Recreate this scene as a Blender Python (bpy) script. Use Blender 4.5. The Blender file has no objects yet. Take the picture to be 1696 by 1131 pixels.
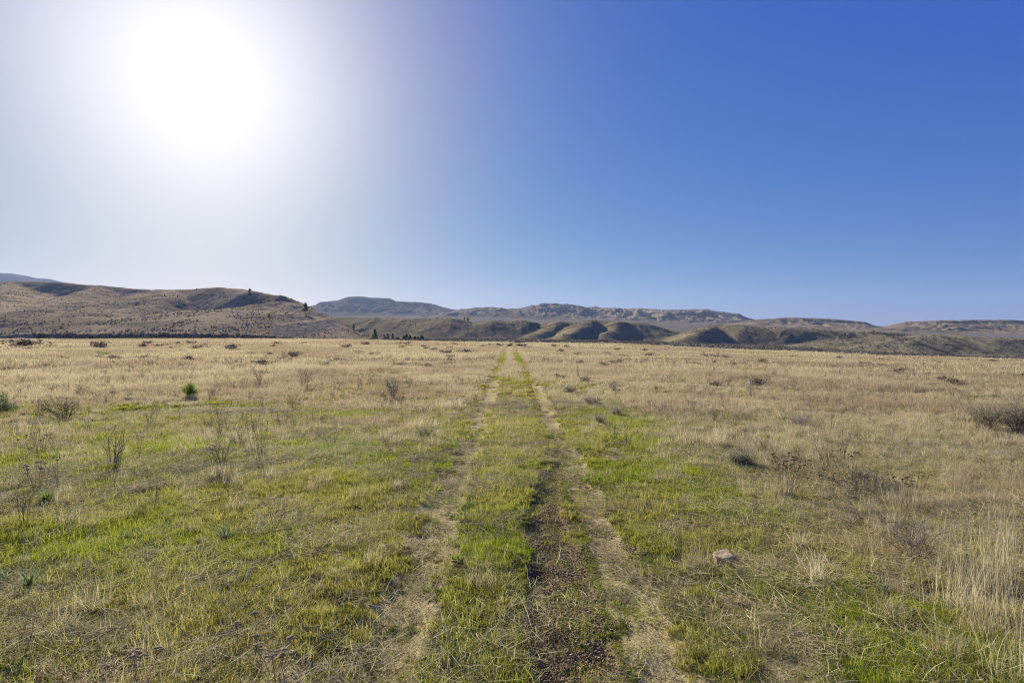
import bpy, math, random
import numpy as np
from mathutils import Vector
R = math.radians
random.seed(7)
S = bpy.context.scene
COL = S.collection
H = 2.3            # eye height, metres
F = 942.0          # focal length measured on the photo (20 mm on 36 mm, 1696 px)
HZ = 565.5         # eye-level row

# ------------------------------------------------------------------ noise
def _hash(ix, iy, seed):
    h = (ix.astype(np.int64) * 374761393 + iy.astype(np.int64) * 668265263 + seed * 1274126177) & 0xFFFFFFFF
    h = ((h ^ (h >> 13)) * 1274126177) & 0xFFFFFFFF
    return ((h ^ (h >> 16)) & 0xFFFF) / 65535.0
def vn(x, y, seed=0):
    x = np.asarray(x, float); y = np.asarray(y, float)
    ix = np.floor(x); iy = np.floor(y); fx = x - ix; fy = y - iy
    fx = fx * fx * fx * (fx * (fx * 6 - 15) + 10); fy = fy * fy * fy * (fy * (fy * 6 - 15) + 10)
    a = _hash(ix, iy, seed); b = _hash(ix + 1, iy, seed); c = _hash(ix, iy + 1, seed); d = _hash(ix + 1, iy + 1, seed)
    return (a * (1 - fx) + b * fx) * (1 - fy) + (c * (1 - fx) + d * fx) * fy
def fbm(x, y, seed=0, o=4):
    s = 0; a = .5; t = 0
    for i in range(o):
        s = s + a * vn(x * 2 ** i + 17.3 * i, y * 2 ** i - 9.1 * i, seed + i); t += a; a *= .5
    return s / t
def ridged(x, y, seed=0, o=4):
    s = 0; a = .5; t = 0
    for i in range(o):
        s = s + a * (1 - np.abs(2 * vn(x * 2 ** i + 3.7 * i, y * 2 ** i + 5.9 * i, seed + i) - 1)); t += a; a *= .5
    return s / t
def ss(a, b, x):
    t = np.clip((np.asarray(x, float) - a) / (b - a), 0, 1); return t * t * (3 - 2 * t)

# ------------------------------------------------------------------ mesh helpers
def np_mesh(name, V, Fc, mats=None, attrs=None, smooth=False, midx=None):
    """V (n,3); Fc list of int arrays of any arity; one mesh."""
    me = bpy.data.meshes.new(name)
    V = np.asarray(V, np.float32)
    me.vertices.add(len(V)); me.vertices.foreach_set('co', V.ravel())
    Fc = [np.asarray(f, np.int32) for f in Fc if len(f)]
    if Fc:
        loops = np.concatenate([f.ravel() for f in Fc])
        cnt = np.concatenate([np.full(len(f), f.shape[1], np.int32) for f in Fc])
        st = np.concatenate([[0], np.cumsum(cnt)[:-1]]).astype(np.int32)
        me.loops.add(len(loops)); me.loops.foreach_set('vertex_index', loops)
        me.polygons.add(len(cnt)); me.polygons.foreach_set('loop_start', st); me.polygons.foreach_set('loop_total', cnt)
        if smooth: me.polygons.foreach_set('use_smooth', np.ones(len(cnt), bool))
        if midx is not None: me.polygons.foreach_set('material_index', np.asarray(midx, np.int32))
    for k, a in (attrs or {}).items():
        a = np.asarray(a, np.float32)
        if a.ndim == 1:
            at = me.attributes.new(k, 'FLOAT', 'POINT'); at.data.foreach_set('value', a)
        elif a.shape[1] == 4:
            at = me.attributes.new(k, 'FLOAT_COLOR', 'POINT'); at.data.foreach_set('color', a.ravel())
        else:
            at = me.attributes.new(k, 'FLOAT_VECTOR', 'POINT'); at.data.foreach_set('vector', a.ravel())
    me.update(); me.validate(clean_customdata=False)
    for m in (mats or []): me.materials.append(m)
    return me
def link(name, me, parent=None, loc=None, rot=None, scale=None):
    o = bpy.data.objects.new(name, me); COL.objects.link(o)
    if parent: o.parent = parent
    if loc is not None: o.location = loc
    if rot is not None: o.rotation_euler = rot
    if scale is not None: o.scale = scale if hasattr(scale, '__len__') else (scale,) * 3
    return o
def tag(o, label=None, cat=None, group=None, kind=None):
    if label: o['label'] = label
    if cat: o['category'] = cat
    if group: o['group'] = group
    if kind: o['kind'] = kind
    return o
def empty(name, loc, rz=0, s=1):
    o = bpy.data.objects.new(name, None); COL.objects.link(o); o.location = loc; o.rotation_euler = (0, 0, rz)
    o.scale = (s,) * 3; o.empty_display_size = .1; return o

class MB:
    """collects tapered tubes, strips, blobs into one mesh"""
    def __init__(s): s.V = []; s.F3 = []; s.F4 = []; s.A = []; s.n = 0
    def add(s, V, f3=None, f4=None, rnd=.5):
        V = np.asarray(V, float).reshape(-1, 3)
        if f3 is not None and len(f3): s.F3.append(np.asarray(f3) + s.n)
        if f4 is not None and len(f4): s.F4.append(np.asarray(f4) + s.n)
        s.V.append(V); s.A.append(np.full(len(V), rnd) if np.isscalar(rnd) else np.asarray(rnd)); s.n += len(V)
    def tube(s, pts, radii, k=4, rnd=.5, cap=True):
        pts = np.asarray(pts, float); n = len(pts)
        d = np.gradient(pts, axis=0); d /= np.linalg.norm(d, axis=1, keepdims=True) + 1e-9
        ref = np.array([0, 0, 1.]) if abs(d[0][2]) < .9 else np.array([1., 0, 0])
        a = np.cross(d, ref); a /= np.linalg.norm(a, axis=1, keepdims=True) + 1e-9; b = np.cross(d, a)
        th = np.arange(k) * 2 * math.pi / k; r = np.asarray(radii, float).reshape(-1, 1, 1)
        ring = pts[:, None, :] + r * (np.cos(th)[None, :, None] * a[:, None, :] + np.sin(th)[None, :, None] * b[:, None, :])
        i = np.arange(n - 1)[:, None] * k; j = np.arange(k)[None, :]; j2 = (j + 1) % k
        f = np.stack([i + j, i + j2, i + k + j2, i + k + j], -1).reshape(-1, 4)
        s.add(ring.reshape(-1, 3), f4=f, rnd=rnd)
        if cap and k >= 4:
            pass
    def strips(s, P, W, side, rnd):
        """P (m,n,3) blade centre lines; W (n,) or (m,n) half widths; side (m,3); rnd (m,)"""
        m, n, _ = P.shape
        W = np.broadcast_to(np.asarray(W), (m, n))
        L = P - side[:, None, :] * W[:, :, None]; Rr = P + side[:, None, :] * W[:, :, None]
        V = np.stack([L, Rr], 2).reshape(m, n * 2, 3)
        base = (np.arange(m) * n * 2)[:, None]; k = np.arange(n - 1)[None, :] * 2
        f = np.stack([base + k, base + k + 1, base + k + 3, base + k + 2], -1).reshape(-1, 4)
        s.add(V.reshape(-1, 3), f4=f, rnd=np.repeat(rnd, n * 2))
    def quads(s, C, U, Vv, rnd):
        """leaf quads: centres, half axes"""
        V = np.stack([C - U, C + Vv, C + U, C - Vv], 1)
        m = len(C); f = np.arange(m * 4).reshape(m, 4)
        s.add(V.reshape(-1, 3), f4=f, rnd=np.repeat(rnd, 4))
    def blob(s, c, r, seed=0, rnd=.5, sub=1, amp=.25):
        import bmesh
        bm = bmesh.new(); bmesh.ops.create_icosphere(bm, subdivisions=sub, radius=1)
        V = np.array([v.co[:] for v in bm.verts]); f = np.array([[v.index for v in q.verts] for q in bm.faces]); bm.free()
        k = 1 + amp * (2 * vn(V[:, 0] * 1.7 + seed * 3.1, V[:, 1] * 1.7 + V[:, 2] * 2.3, seed) - 1)
        s.add(V * k[:, None] * np.asarray(r) + np.asarray(c), f3=f, rnd=rnd)
    def mesh(s, name, mats, smooth=False):
        V = np.concatenate(s.V)
        return np_mesh(name, V, [np.concatenate(x) for x in (s.F3, s.F4) if x], mats, {'rnd': np.concatenate(s.A)}, smooth)

# ------------------------------------------------------------------ ground surface
UA = np.array([-.9, -.48, -.26, -.05, .16, .44, .69, .9])
def _zrow(row, y): return H - (np.asarray(row, float) - HZ) / F * y
R400 = np.array([563.3, 562.7, 564.2, 566.8, 570.3, 581.5, 591.5, 597.5])
R650 = np.array([562, 561.5, 561.5, 561.5, 563.5, 571, 583, 590.5])
R1500 = np.array([556, 556, 550, 546, 546, 552, 562, 566])
R3500 = np.array([530, 526, 521.5, 523.5, 529, 538, 543, 545])
YK = np.array([0, 60, 150, 320, 650, 1000, 1500, 3500, 9000.])
Z400, Z650 = _zrow(R400, 320), _zrow(R650, 650)
ZT = np.stack([0 * UA, .05 * Z400, .34 * Z400, Z400, Z650, (Z650 + _zrow(R1500, 1500)) / 2, _zrow(R1500, 1500), _zrow(R3500, 3500), _zrow(R3500, 3500) * 1.15])
# tracks in metres
def trk_wob(y, s, a=.05): return a * (2 * vn(y * .35, y * 0 + s, 50) - 1) + a * .5 * (2 * vn(y * 1.3, y * 0 + s, 51) - 1)
def path_shift(y): return np.interp(y, [0, 55, 70, 100, 140, 175, 220, 320, 420], [0, 0, -.2, -.5, -.4, .1, 1.0, 2.9, 5.5])
def gz(x, y, fine=True):
    x = np.asarray(x, float); y = np.asarray(y, float)
    r = np.hypot(x, y); az = np.arctan2(x, y)
    azc = np.clip(az, -.78, .78)
    u = np.tan(azc); yy = r * np.cos(azc)
    u = np.clip(u, -.9, .9)
    fi = np.interp(u, UA, np.arange(len(UA))); i0 = np.minimum(fi.astype(int), len(UA) - 2); fu = fi - i0
    fu = fu * fu * (3 - 2 * fu) * .5 + fu * .5
    kj = np.interp(yy, YK, np.arange(len(YK))); j0 = np.minimum(kj.astype(int), len(YK) - 2); fj = kj - j0
    z = (ZT[j0, i0] * (1 - fu) + ZT[j0, i0 + 1] * fu) * (1 - fj) + (ZT[j0 + 1, i0] * (1 - fu) + ZT[j0 + 1, i0 + 1] * fu) * fj
    z = z + (fbm(x / 40, y / 40, 3, 2) - .5) * np.clip(yy / 400, 0, 1) * 1.0 + (fbm(x / 5.5, y / 5.5, 5, 2) - .5) * .16 * ss(2, 6, r)
    if fine:
        near = 1 - ss(60, 90, r)
        z = z + near * ((fbm(x / .55, y / .55, 8, 3) - .5) * .07)
        xs = x - path_shift(y)
        for cx, w, dp in ((-.95, .22, .04), (1.06, .22, .045)):
            d = (xs - cx - trk_wob(y, cx)) / w
            z = z - near * dp * np.exp(-d ** 4 * .6)
        m = dark_rut(x, y)
        z = z - .085 * m + m * ((fbm(x / .05, y / .05, 21, 3) - .5) * .05 + (fbm(x / .3, y / .3, 22, 2) - .5) * .06)
    return z
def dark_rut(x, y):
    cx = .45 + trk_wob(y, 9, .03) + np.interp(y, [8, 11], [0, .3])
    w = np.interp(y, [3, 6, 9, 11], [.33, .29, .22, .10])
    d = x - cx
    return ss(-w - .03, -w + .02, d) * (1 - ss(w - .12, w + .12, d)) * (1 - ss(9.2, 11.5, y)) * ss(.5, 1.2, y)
def masks(x, y):
    """bare tan soil, dark churned soil with painted rut-edge shade, green, dry tall grass: 0..1"""
    x = np.asarray(x, float); y = np.asarray(y, float)
    r = np.hypot(x, y)
    xs = x - path_shift(y)
    n1 = fbm(x / 1.1, y / 1.1, 31, 3); n2 = fbm(x / .35, y / .35, 32, 2); n3 = fbm(x / 6, y / 6, 33, 3); n4 = fbm(x / 2.2, y / 2.2, 38, 3)
    inner = 1 - ss(30, 60, y) * .7
    bare = 0
    for cx, w, st in ((-.95, .30, 1.), (1.12, .21 + .08 * ss(8, 11, y), .95), (-1.65, .34, .5), (2.0, .22, .72)):
        d = np.abs(xs - cx - trk_wob(y, cx)) / w
        lim = 1.0 if st > .8 else (1 - ss(17, 22, y))
        bare = np.maximum(bare, st * lim * (1 - ss(.6, 1.35, d + (n2 - .5) * .8)) * (ss(.28, .46, n1 + (.40 if st > .8 else -.02))))
    bare = bare * inner * (y > 0)
    far = np.maximum(1 - ss(.3, .7, np.abs(np.abs(xs) - .8)), ss(110, 150, y) * (1 - ss(.7, 1.2, np.abs(xs)))) * ss(60, 90, y) * (1 - ss(420, 460, y)) * .75
    edge_shade = .85 * (1 - ss(.5, 1.3, np.abs(xs - .84 - trk_wob(y, 1.12)) / .13 + (n2 - .5) * .6)) * ss(8.5, 11, y) * (1 - ss(38, 55, y))  # brown stripe on the right rut's left edge; rut shadow painted into the soil
    dark = np.maximum(np.maximum(dark_rut(x, y), edge_shade), .9 * ss(.68, .76, n2) * ss(.5, .62, n1) * (np.abs(x) < 3.2) * (1 - ss(16, 24, y)))
    # green
    g = 1 - .8 * ss(19, 38, r + (n3 - .5) * 20)
    g = g * (1 - ss(3.0, 4.7, x + (n4 - .5) * 2.2 - .03 * y) * .72)
    g = g * (.45 + .7 * ss(.36, .62, n4 * .6 + n1 * .4))
    g = np.maximum(g, .8 * np.exp(-((np.abs(xs + .0) - 1.0) / .35) ** 2) * ss(22, 40, y) * (1 - ss(120, 200, y)))
    g = np.maximum(g, .75 * (1 - ss(.4, .75, np.abs(xs + .15))) * (1 - ss(10, 17, y)))
    dry = np.maximum(ss(17, 34, r + (n3 - .5) * 16), ss(2.6, 4.2, x + (n4 - .5) * 2 - .03 * y) * ss(5, 11, r + x))
    dry = np.maximum(dry, .85 * ss(.45, .62, n4 + .10 * np.exp(-((x + 3.2) / 1.8) ** 2)) * (x < -1.7) * ss(7, 12, r))
    dry = np.maximum(dry, .6 * (np.abs(xs) < .7) * ss(10, 16, y))
    g = g * (1 - .45 * dry)
    onp = np.maximum(np.exp(-((xs + .95) / .36) ** 4), np.exp(-((xs - 1.06) / .36) ** 4)) * (y > 0)
    mid = (np.abs(xs) < 1.7) * (1 - ss(1.3, 1.7, np.abs(xs)))
    dry = dry * (1 - onp) * (1 - (.8 - .3 * ss(10, 16, y) - .2 * ss(22, 45, y)) * mid * (y < 420))
    g = g * (1 - .9 * bare) * (1 - .93 * dark)
    return np.clip(np.maximum(bare, far), 0, 1), np.clip(dark, 0, 1), np.clip(g, 0, 1), np.clip(dry, 0, 1)
_ys = np.geomspace(2.5, 900, 5000)
def gp(px, row, ymax=900):
    """ground point seen at a photo pixel (for reading positions off the photo)"""
    u = (px - 848) / F
    rr = HZ + F * (H - gz(u * _ys, _ys, False)) / _ys
    k = np.argmax(rr <= row) if (rr <= row).any() else np.argmin(rr)
    y = _ys[k]; return Vector((u * y, y, float(gz(u * y, y))))
def at(px, row, y): return np.array([(px - 848) / F * y, y, H - (row - HZ) / F * y])

# ------------------------------------------------------------------ materials
def new_mat(name):
    m = bpy.data.materials.new(name); m.use_nodes = True; nt = m.node_tree; nt.nodes.clear(); return m, nt
def N(nt, t, **kw):
    n = nt.nodes.new(t)
    for k, v in kw.items():
        if hasattr(n, k) and k not in ('Scale',): setattr(n, k, v)
    return n
def rgb(c): return (c[0], c[1], c[2], 1)
def mixc(nt, f, a, b, mode='MIX'):
    n = nt.nodes.new('ShaderNodeMix'); n.data_type = 'RGBA'; n.blend_type = mode
    for i, v in ((0, f), (6, a), (7, b)):
        if hasattr(v, 'is_linked'): nt.links.new(v, n.inputs[i])
        else: n.inputs[i].default_value = v if i == 0 else rgb(v)
    return n.outputs[2]
def math_(nt, op, a, b=0., c=None, clamp=False):
    n = nt.nodes.new('ShaderNodeMath'); n.operation = op; n.use_clamp = clamp
    for i, v in enumerate((a, b, c)):
        if v is None: continue
        if hasattr(v, 'is_linked'): nt.links.new(v, n.inputs[i])
        else: n.inputs[i].default_value = v
    return n.outputs[0]
def noise(nt, scale, detail=4, rough=.6, vec=None, dist=0):
    n = nt.nodes.new('ShaderNodeTexNoise'); n.inputs['Scale'].default_value = scale; n.inputs['Detail'].default_value = detail
    n.inputs['Roughness'].default_value = rough; n.inputs['Distortion'].default_value = dist
    if vec is not None: nt.links.new(vec, n.inputs['Vector'])
    return n.outputs['Fac']
def ramp(nt, f, stops):
    n = nt.nodes.new('ShaderNodeValToRGB'); nt.links.new(f, n.inputs[0]); e = n.color_ramp.elements
    while len(e) < len(stops): e.new(.5)
    for k, (p, c) in enumerate(stops): e[k].position = p; e[k].color = rgb(c) if hasattr(c, '__len__') else (c, c, c, 1)
    return n.outputs[0]
def mapr(nt, v, a, b, c=0, d=1):
    n = nt.nodes.new('ShaderNodeMapRange'); n.interpolation_type = 'SMOOTHSTEP'; nt.links.new(v, n.inputs[0])
    for i, q in zip((1, 2, 3, 4), (a, b, c, d)): n.inputs[i].default_value = q
    return n.outputs[0]
def attr(nt, name, typ='GEOMETRY', out='Fac'):
    n = nt.nodes.new('ShaderNodeAttribute'); n.attribute_name = name; n.attribute_type = typ; return n.outputs[out]
def finish(nt, col, rough=.9, spec=0., bump=None, trans=None, bstr=.5, bdist=.02):
    out = nt.nodes.new('ShaderNodeOutputMaterial')
    p = nt.nodes.new('ShaderNodeBsdfPrincipled')
    if hasattr(col, 'is_linked'): nt.links.new(col, p.inputs['Base Color'])
    else: p.inputs['Base Color'].default_value = rgb(col)
    p.inputs['Roughness'].default_value = rough; p.inputs['Specular IOR Level'].default_value = spec
    if bump is not None:
        b = nt.nodes.new('ShaderNodeBump'); b.inputs['Strength'].default_value = bstr; b.inputs['Distance'].default_value = bdist
        nt.links.new(bump, b.inputs['Height']); nt.links.new(b.outputs[0], p.inputs['Normal'])
    res = p.outputs[0]
    if trans:
        t = nt.nodes.new('ShaderNodeBsdfTranslucent')
        if hasattr(col, 'is_linked'): nt.links.new(col, t.inputs[0])
        else: t.inputs[0].default_value = rgb(col)
        mx = nt.nodes.new('ShaderNodeMixShader'); mx.inputs[0].default_value = trans
        nt.links.new(res, mx.inputs[1]); nt.links.new(t.outputs[0], mx.inputs[2]); res = mx.outputs[0]
    nt.links.new(res, out.inputs[0])
def veg_mat(name, stops, trans=.4, tints=None, rough=.8):
    """colour from the per-blade value through a ramp, shifted by the clump's own tint"""
    m, nt = new_mat(name)
    c = ramp(nt, attr(nt, 'rnd'), stops)
    if tints:
        ti = attr(nt, 'tint', 'INSTANCER')
        c2 = ramp(nt, attr(nt, 'rnd'), tints)
        c = mixc(nt, ti, c, c2)
    finish(nt, c, rough, .2, trans=trans)
    return m

STRAW = [(0, (.17, .125, .065)), (.35, (.44, .35, .19)), (.75, (.70, .59, .36)), (1, (.88, .79, .56))]
STRAW_RED = [(0, (.15, .105, .06)), (.35, (.36, .265, .145)), (.75, (.55, .43, .25)), (1, (.70, .59, .38))]
GREEN = [(0, (.03, .05, .002)), (.35, (.135, .20, .004)), (.75, (.34, .43, .010)), (1, (.60, .60, .06))]
GREEN_DRY = [(0, (.10, .08, .015)), (.4, (.30, .275, .035)), (.8, (.52, .47, .09)), (1, (.74, .65, .22))]
M_GREEN = veg_mat('short_green_blades', GREEN, .5, GREEN_DRY)
M_LITTER = veg_mat('flattened_straw', [(0, (.18, .135, .045)), (.35, (.45, .365, .14)), (.75, (.75, .64, .29)), (1, (.92, .83, .46))], .35, [(0, (.12, .09, .05)), (.4, (.30, .24, .12)), (.8, (.50, .42, .23)), (1, (.70, .62, .34))])
M_STRAW = veg_mat('standing_straw', [(0, (.17, .125, .06)), (.35, (.45, .36, .18)), (.75, (.73, .62, .35)), (1, (.90, .81, .55))], .5, STRAW_RED)
M_MOSS = veg_mat('low_moss_leaves', [(0, (.06, .075, .01)), (.5, (.16, .19, .02)), (1, (.30, .30, .05))], .4, [(0, (.10, .05, .02)), (.5, (.19, .12, .04)), (1, (.26, .18, .07))])
M_CLOD = veg_mat('soil_crumbs', [(0, (.165, .108, .05)), (.5, (.31, .215, .10)), (1, (.47, .345, .17))], 0)
M_SAGE = veg_mat('sage_leaves', [(0, (.05, .047, .034)), (.5, (.115, .108, .072)), (1, (.21, .195, .13))], .2, [(0, (.075, .056, .05)), (.5, (.155, .12, .105)), (1, (.26, .21, .175))])
M_TWIG = veg_mat('grey_twigs', [(0, (.08, .06, .05)), (.5, (.20, .16, .13)), (1, (.40, .34, .27))], 0)
M_TWIG_PALE = veg_mat('bleached_twigs', [(0, (.25, .21, .16)), (.5, (.42, .37, .30)), (1, (.62, .57, .48))], 0)
M_STALK = veg_mat('brown_stalks', [(0, (.17, .115, .07)), (.5, (.34, .255, .155)), (1, (.52, .42, .27))], .1)
M_UMBEL = veg_mat('dry_flower_heads', [(0, (.46, .36, .18)), (.5, (.72, .60, .34)), (1, (.88, .78, .50))], .45)
M_RUSTY = veg_mat('rusty_flower_heads', [(0, (.30, .21, .10)), (.5, (.54, .40, .19)), (1, (.76, .60, .31))], .55)
M_SEED = veg_mat('pinkish_seed_husks', [(0, (.30, .19, .11)), (.5, (.50, .36, .23)), (1, (.68, .54, .38))], .4)
M_LEAF = veg_mat('fresh_green_leaves', [(0, (.09, .14, .018)), (.5, (.21, .29, .04)), (1, (.36, .44, .09))], .5)
M_LUPINE = veg_mat('pale_green_leaves', [(0, (.09, .13, .05)), (.5, (.20, .27, .11)), (1, (.34, .41, .20))], .4)
M_GREYLEAF = veg_mat('grey_green_leaves', [(0, (.14, .13, .07)), (.5, (.31, .29, .165)), (1, (.52, .48, .29))], .45)
M_SAGENEAR = veg_mat('grey_brown_leaves', [(0, (.20, .165, .115)), (.5, (.40, .34, .24)), (1, (.60, .53, .39))], .45)
M_NEEDLE = veg_mat('pine_needles', [(0, (.03, .042, .02)), (.5, (.06, .08, .035)), (1, (.11, .135, .06))], .25)
M_BARK = veg_mat('bark', [(0, (.06, .04, .03)), (1, (.16, .11, .08))], 0)

def ground_mat():
    m, nt = new_mat('field_ground')
    mk = nt.nodes.new('ShaderNodeAttribute'); mk.attribute_name = 'mask'
    sep = nt.nodes.new('ShaderNodeSeparateColor'); nt.links.new(mk.outputs['Color'], sep.inputs[0])
    bare, dark, green = sep.outputs[0], sep.outputs[1], sep.outputs[2]; dry = mk.outputs['Alpha']
    sage = attr(nt, 'sage')
    tc = nt.nodes.new('ShaderNodeNewGeometry').outputs['Position']
    nf = noise(nt, 38, 5, .7, tc); nm = noise(nt, 5, 5, .65, tc); nl = noise(nt, .12, 5, .6, tc); nxl = noise(nt, .03, 4, .6, tc)
    litter = ramp(nt, nf, [(.3, (.05, .038, .017)), (.48, (.145, .11, .048)), (.64, (.31, .245, .115))])
    grn = ramp(nt, nf, [(.3, (.028, .034, .006)), (.5, (.08, .10, .012)), (.7, (.18, .19, .035))])
    tan = ramp(nt, nf, [(.3, (.26, .19, .085)), (.5, (.44, .345, .165)), (.7, (.60, .49, .255))])
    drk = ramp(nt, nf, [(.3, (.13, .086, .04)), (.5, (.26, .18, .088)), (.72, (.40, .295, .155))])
    dryc = ramp(nt, nl, [(.25, (.29, .21, .12)), (.5, (.40, .32, .175)), (.75, (.50, .42, .245))])
    dryc = mixc(nt, mapr(nt, nm, .35, .75, 0, .5), dryc, (.27, .20, .13))
    c = mixc(nt, math_(nt, 'MULTIPLY', green, mapr(nt, nm, .3, .55, .5, 1)), litter, grn)
    c = mixc(nt, dry, c, dryc)
    c = mixc(nt, mapr(nt, math_(nt, 'ADD', bare, math_(nt, 'MULTIPLY', math_(nt, 'SUBTRACT', nm, .5), .6)), .25, .6), c, tan)
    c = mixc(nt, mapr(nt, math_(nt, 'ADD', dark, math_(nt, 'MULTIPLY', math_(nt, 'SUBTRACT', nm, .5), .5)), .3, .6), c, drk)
    # sagebrush flat and plains beyond: grey brown with streaks of redder and paler growth
    st = nt.nodes.new('ShaderNodeMapping'); st.inputs['Scale'].default_value = (.006, .03, 1); nt.links.new(tc, st.inputs[0])
    ns = noise(nt, 1.0, 5, .65, st.outputs[0])
    sg = ramp(nt, ns, [(.3, (.16, .115, .085)), (.5, (.19, .16, .13)), (.66, (.30, .25, .16))])
    sg = mixc(nt, mapr(nt, noise(nt, .6, 4, .8, tc), .45, .6, 0, .6), sg, (.11, .095, .08))
    c = mixc(nt, sage, c, sg)
    finish(nt, c, .95, bump=nf, bstr=.6, bdist=.03)
    return m
def hill_mat(name, grass, shrub, dark, sc, lo=.42, hi=.6, speck=1., scar=None):
    m, nt = new_mat(name)
    tc = nt.nodes.new('ShaderNodeNewGeometry').outputs['Position']
    a = noise(nt, .011 * sc, 6, .62, tc); b = noise(nt, .13 * sc, 6, .75, tc, .4); v = noise(nt, .45 * sc, 3, .8, tc)
    c = mixc(nt, mapr(nt, a, lo, hi), grass, shrub)
    c = mixc(nt, mapr(nt, b, .46, .62, 0, .75 * speck), c, dark)
    c = mixc(nt, mapr(nt, v, .52, .64, 0, .6 * speck), c, dark)
    if scar:
        sc_ = attr(nt, 'scar')
        stp = nt.nodes.new('ShaderNodeMapping'); stp.inputs['Scale'].default_value = (.3, .3, .02); nt.links.new(tc, stp.inputs[0])
        sn = ramp(nt, noise(nt, 1, 5, .7, stp.outputs[0]), [(.35, (.095, .08, .062)), (.5, (.175, .148, .112)), (.62, (.33, .285, .22))])
        c = mixc(nt, sc_, c, sn)
    finish(nt, c, .95, bump=math_(nt, 'ADD', b, math_(nt, 'MULTIPLY', v, .5)), bstr=.7, bdist=1.2 / sc)
    return m
def plain_mat(name, a, b, scale=8, rough=.8, bd=.01):
    m, nt = new_mat(name)
    tc = nt.nodes.new('ShaderNodeTexCoord').outputs['Object']
    n = noise(nt, scale, 6, .7, tc)
    finish(nt, ramp(nt, n, [(.3, a), (.7, b)]), rough, .15, bump=n, bdist=bd)
    return m

# ------------------------------------------------------------------ the ground sheet: polar grid about the viewer, finest where one looks
def far_edge(X, Y):
    u = X / np.maximum(np.abs(Y), 1)
    return 320 + 40 * (fbm(X / 60, Y / 60, 60, 3) - .5) + 125 * (1 - ss(-.30, -.2, u))
def build_ground():
    rad = np.concatenate([np.geomspace(.4, 3, 25)[:-1], np.geomspace(3, 8800, 900)])
    azf = np.linspace(-.84, .84, 1000); az = np.concatenate([np.linspace(-math.pi, -.84, 60)[:-1], azf, np.linspace(.84, math.pi, 60)[1:-1]])
    A, Rr = np.meshgrid(az, rad)
    X = Rr * np.sin(A); Y = Rr * np.cos(A)
    Z = gz(X, Y)
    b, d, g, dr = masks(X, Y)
    yy = Rr * np.cos(np.clip(A, -.78, .78))
    edge = far_edge(X, Y)
    sage = ss(-25, 35, yy - edge)
    # streaks of grassland inside the flat, dark growth near the border
    sage = np.maximum(sage, .75 * ss(.55, .62, fbm(X / 70, Y / 18, 61, 3)) * ss(150, 260, yy))
    n = len(az); m = len(rad)
    V = np.stack([X, Y, Z], -1).reshape(-1, 3)
    V = np.concatenate([V, [[0, 0, float(gz(0, .01))]]])
    i = (np.arange(m - 1) * n)[:, None]; j = np.arange(n)[None]; j2 = (j + 1) % n
    f = np.stack([i + j, i + n + j, i + n + j2, i + j2], -1).reshape(-1, 4)
    t = np.stack([np.full(n, len(V) - 1), np.arange(n), (np.arange(n) + 1) % n], -1)
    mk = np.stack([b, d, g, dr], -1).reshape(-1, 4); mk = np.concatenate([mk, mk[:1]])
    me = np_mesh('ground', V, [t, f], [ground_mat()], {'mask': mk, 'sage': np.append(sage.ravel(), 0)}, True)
    tag(link('ground', me), kind='structure')
build_ground()

# ------------------------------------------------------------------ hills: ridge lines with a slope on each side
def seg_field(X, Y, pts, sp, sn, rr):
    """height of a ridge with crest points pts (x,y,z); sp/sn slope on the + / - side of travel; rr crest rounding"""
    best = np.full(X.shape, -1e9)
    pts = np.asarray(pts)
    for a, b in zip(pts[:-1], pts[1:]):
        dx, dy = b[0] - a[0], b[1] - a[1]; L2 = dx * dx + dy * dy + 1e-9
        t = np.clip(((X - a[0]) * dx + (Y - a[1]) * dy) / L2, 0, 1)
        qx, qy = a[0] + t * dx, a[1] + t * dy
        d = np.hypot(X - qx, Y - qy); side = (dx * (Y - a[1]) - dy * (X - a[0])) / math.sqrt(L2)
        w = .5 + .5 * side / (d + 1e-6)
        s = sp * w + sn * (1 - w)
        best = np.maximum(best, a[2] + t * (b[2] - a[2]) - s * (np.sqrt(d * d + rr * rr) - rr))
    return best
def smax(a, b, k):
    h = np.clip(.5 + .5 * (a - b) / k, 0, 1); return b + (a - b) * h + k * h * (1 - h)
def crest(*p): return [at(*q) for q in p]
def lcrest(*p): return [at(a, b, 450 + max(d - 450, 0) * 2.2 if d > 450 else d) for a, b, d in p]
def hill_mesh(name, u0, u1, nu, y0, y1, ny, fn, mat, label=None, extra=None):
    U, Y = np.meshgrid(np.linspace(u0, u1, nu), np.geomspace(y0, y1, ny)); X = U * Y
    Z = fn(X, Y, U)
    i = (np.arange(ny - 1) * nu)[:, None]; j = np.arange(nu - 1)[None]
    f = np.stack([i + j, i + j + 1, i + nu + j + 1, i + nu + j], -1).reshape(-1, 4)
    at_ = {'scar': extra(X, Y, Z).ravel()} if extra else {}
    me = np_mesh(name, np.stack([X, Y, Z], -1).reshape(-1, 3), [f], [mat], at_, True)
    o = link(name, me); tag(o, kind='structure')
    return o, (X, Y, Z)

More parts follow.
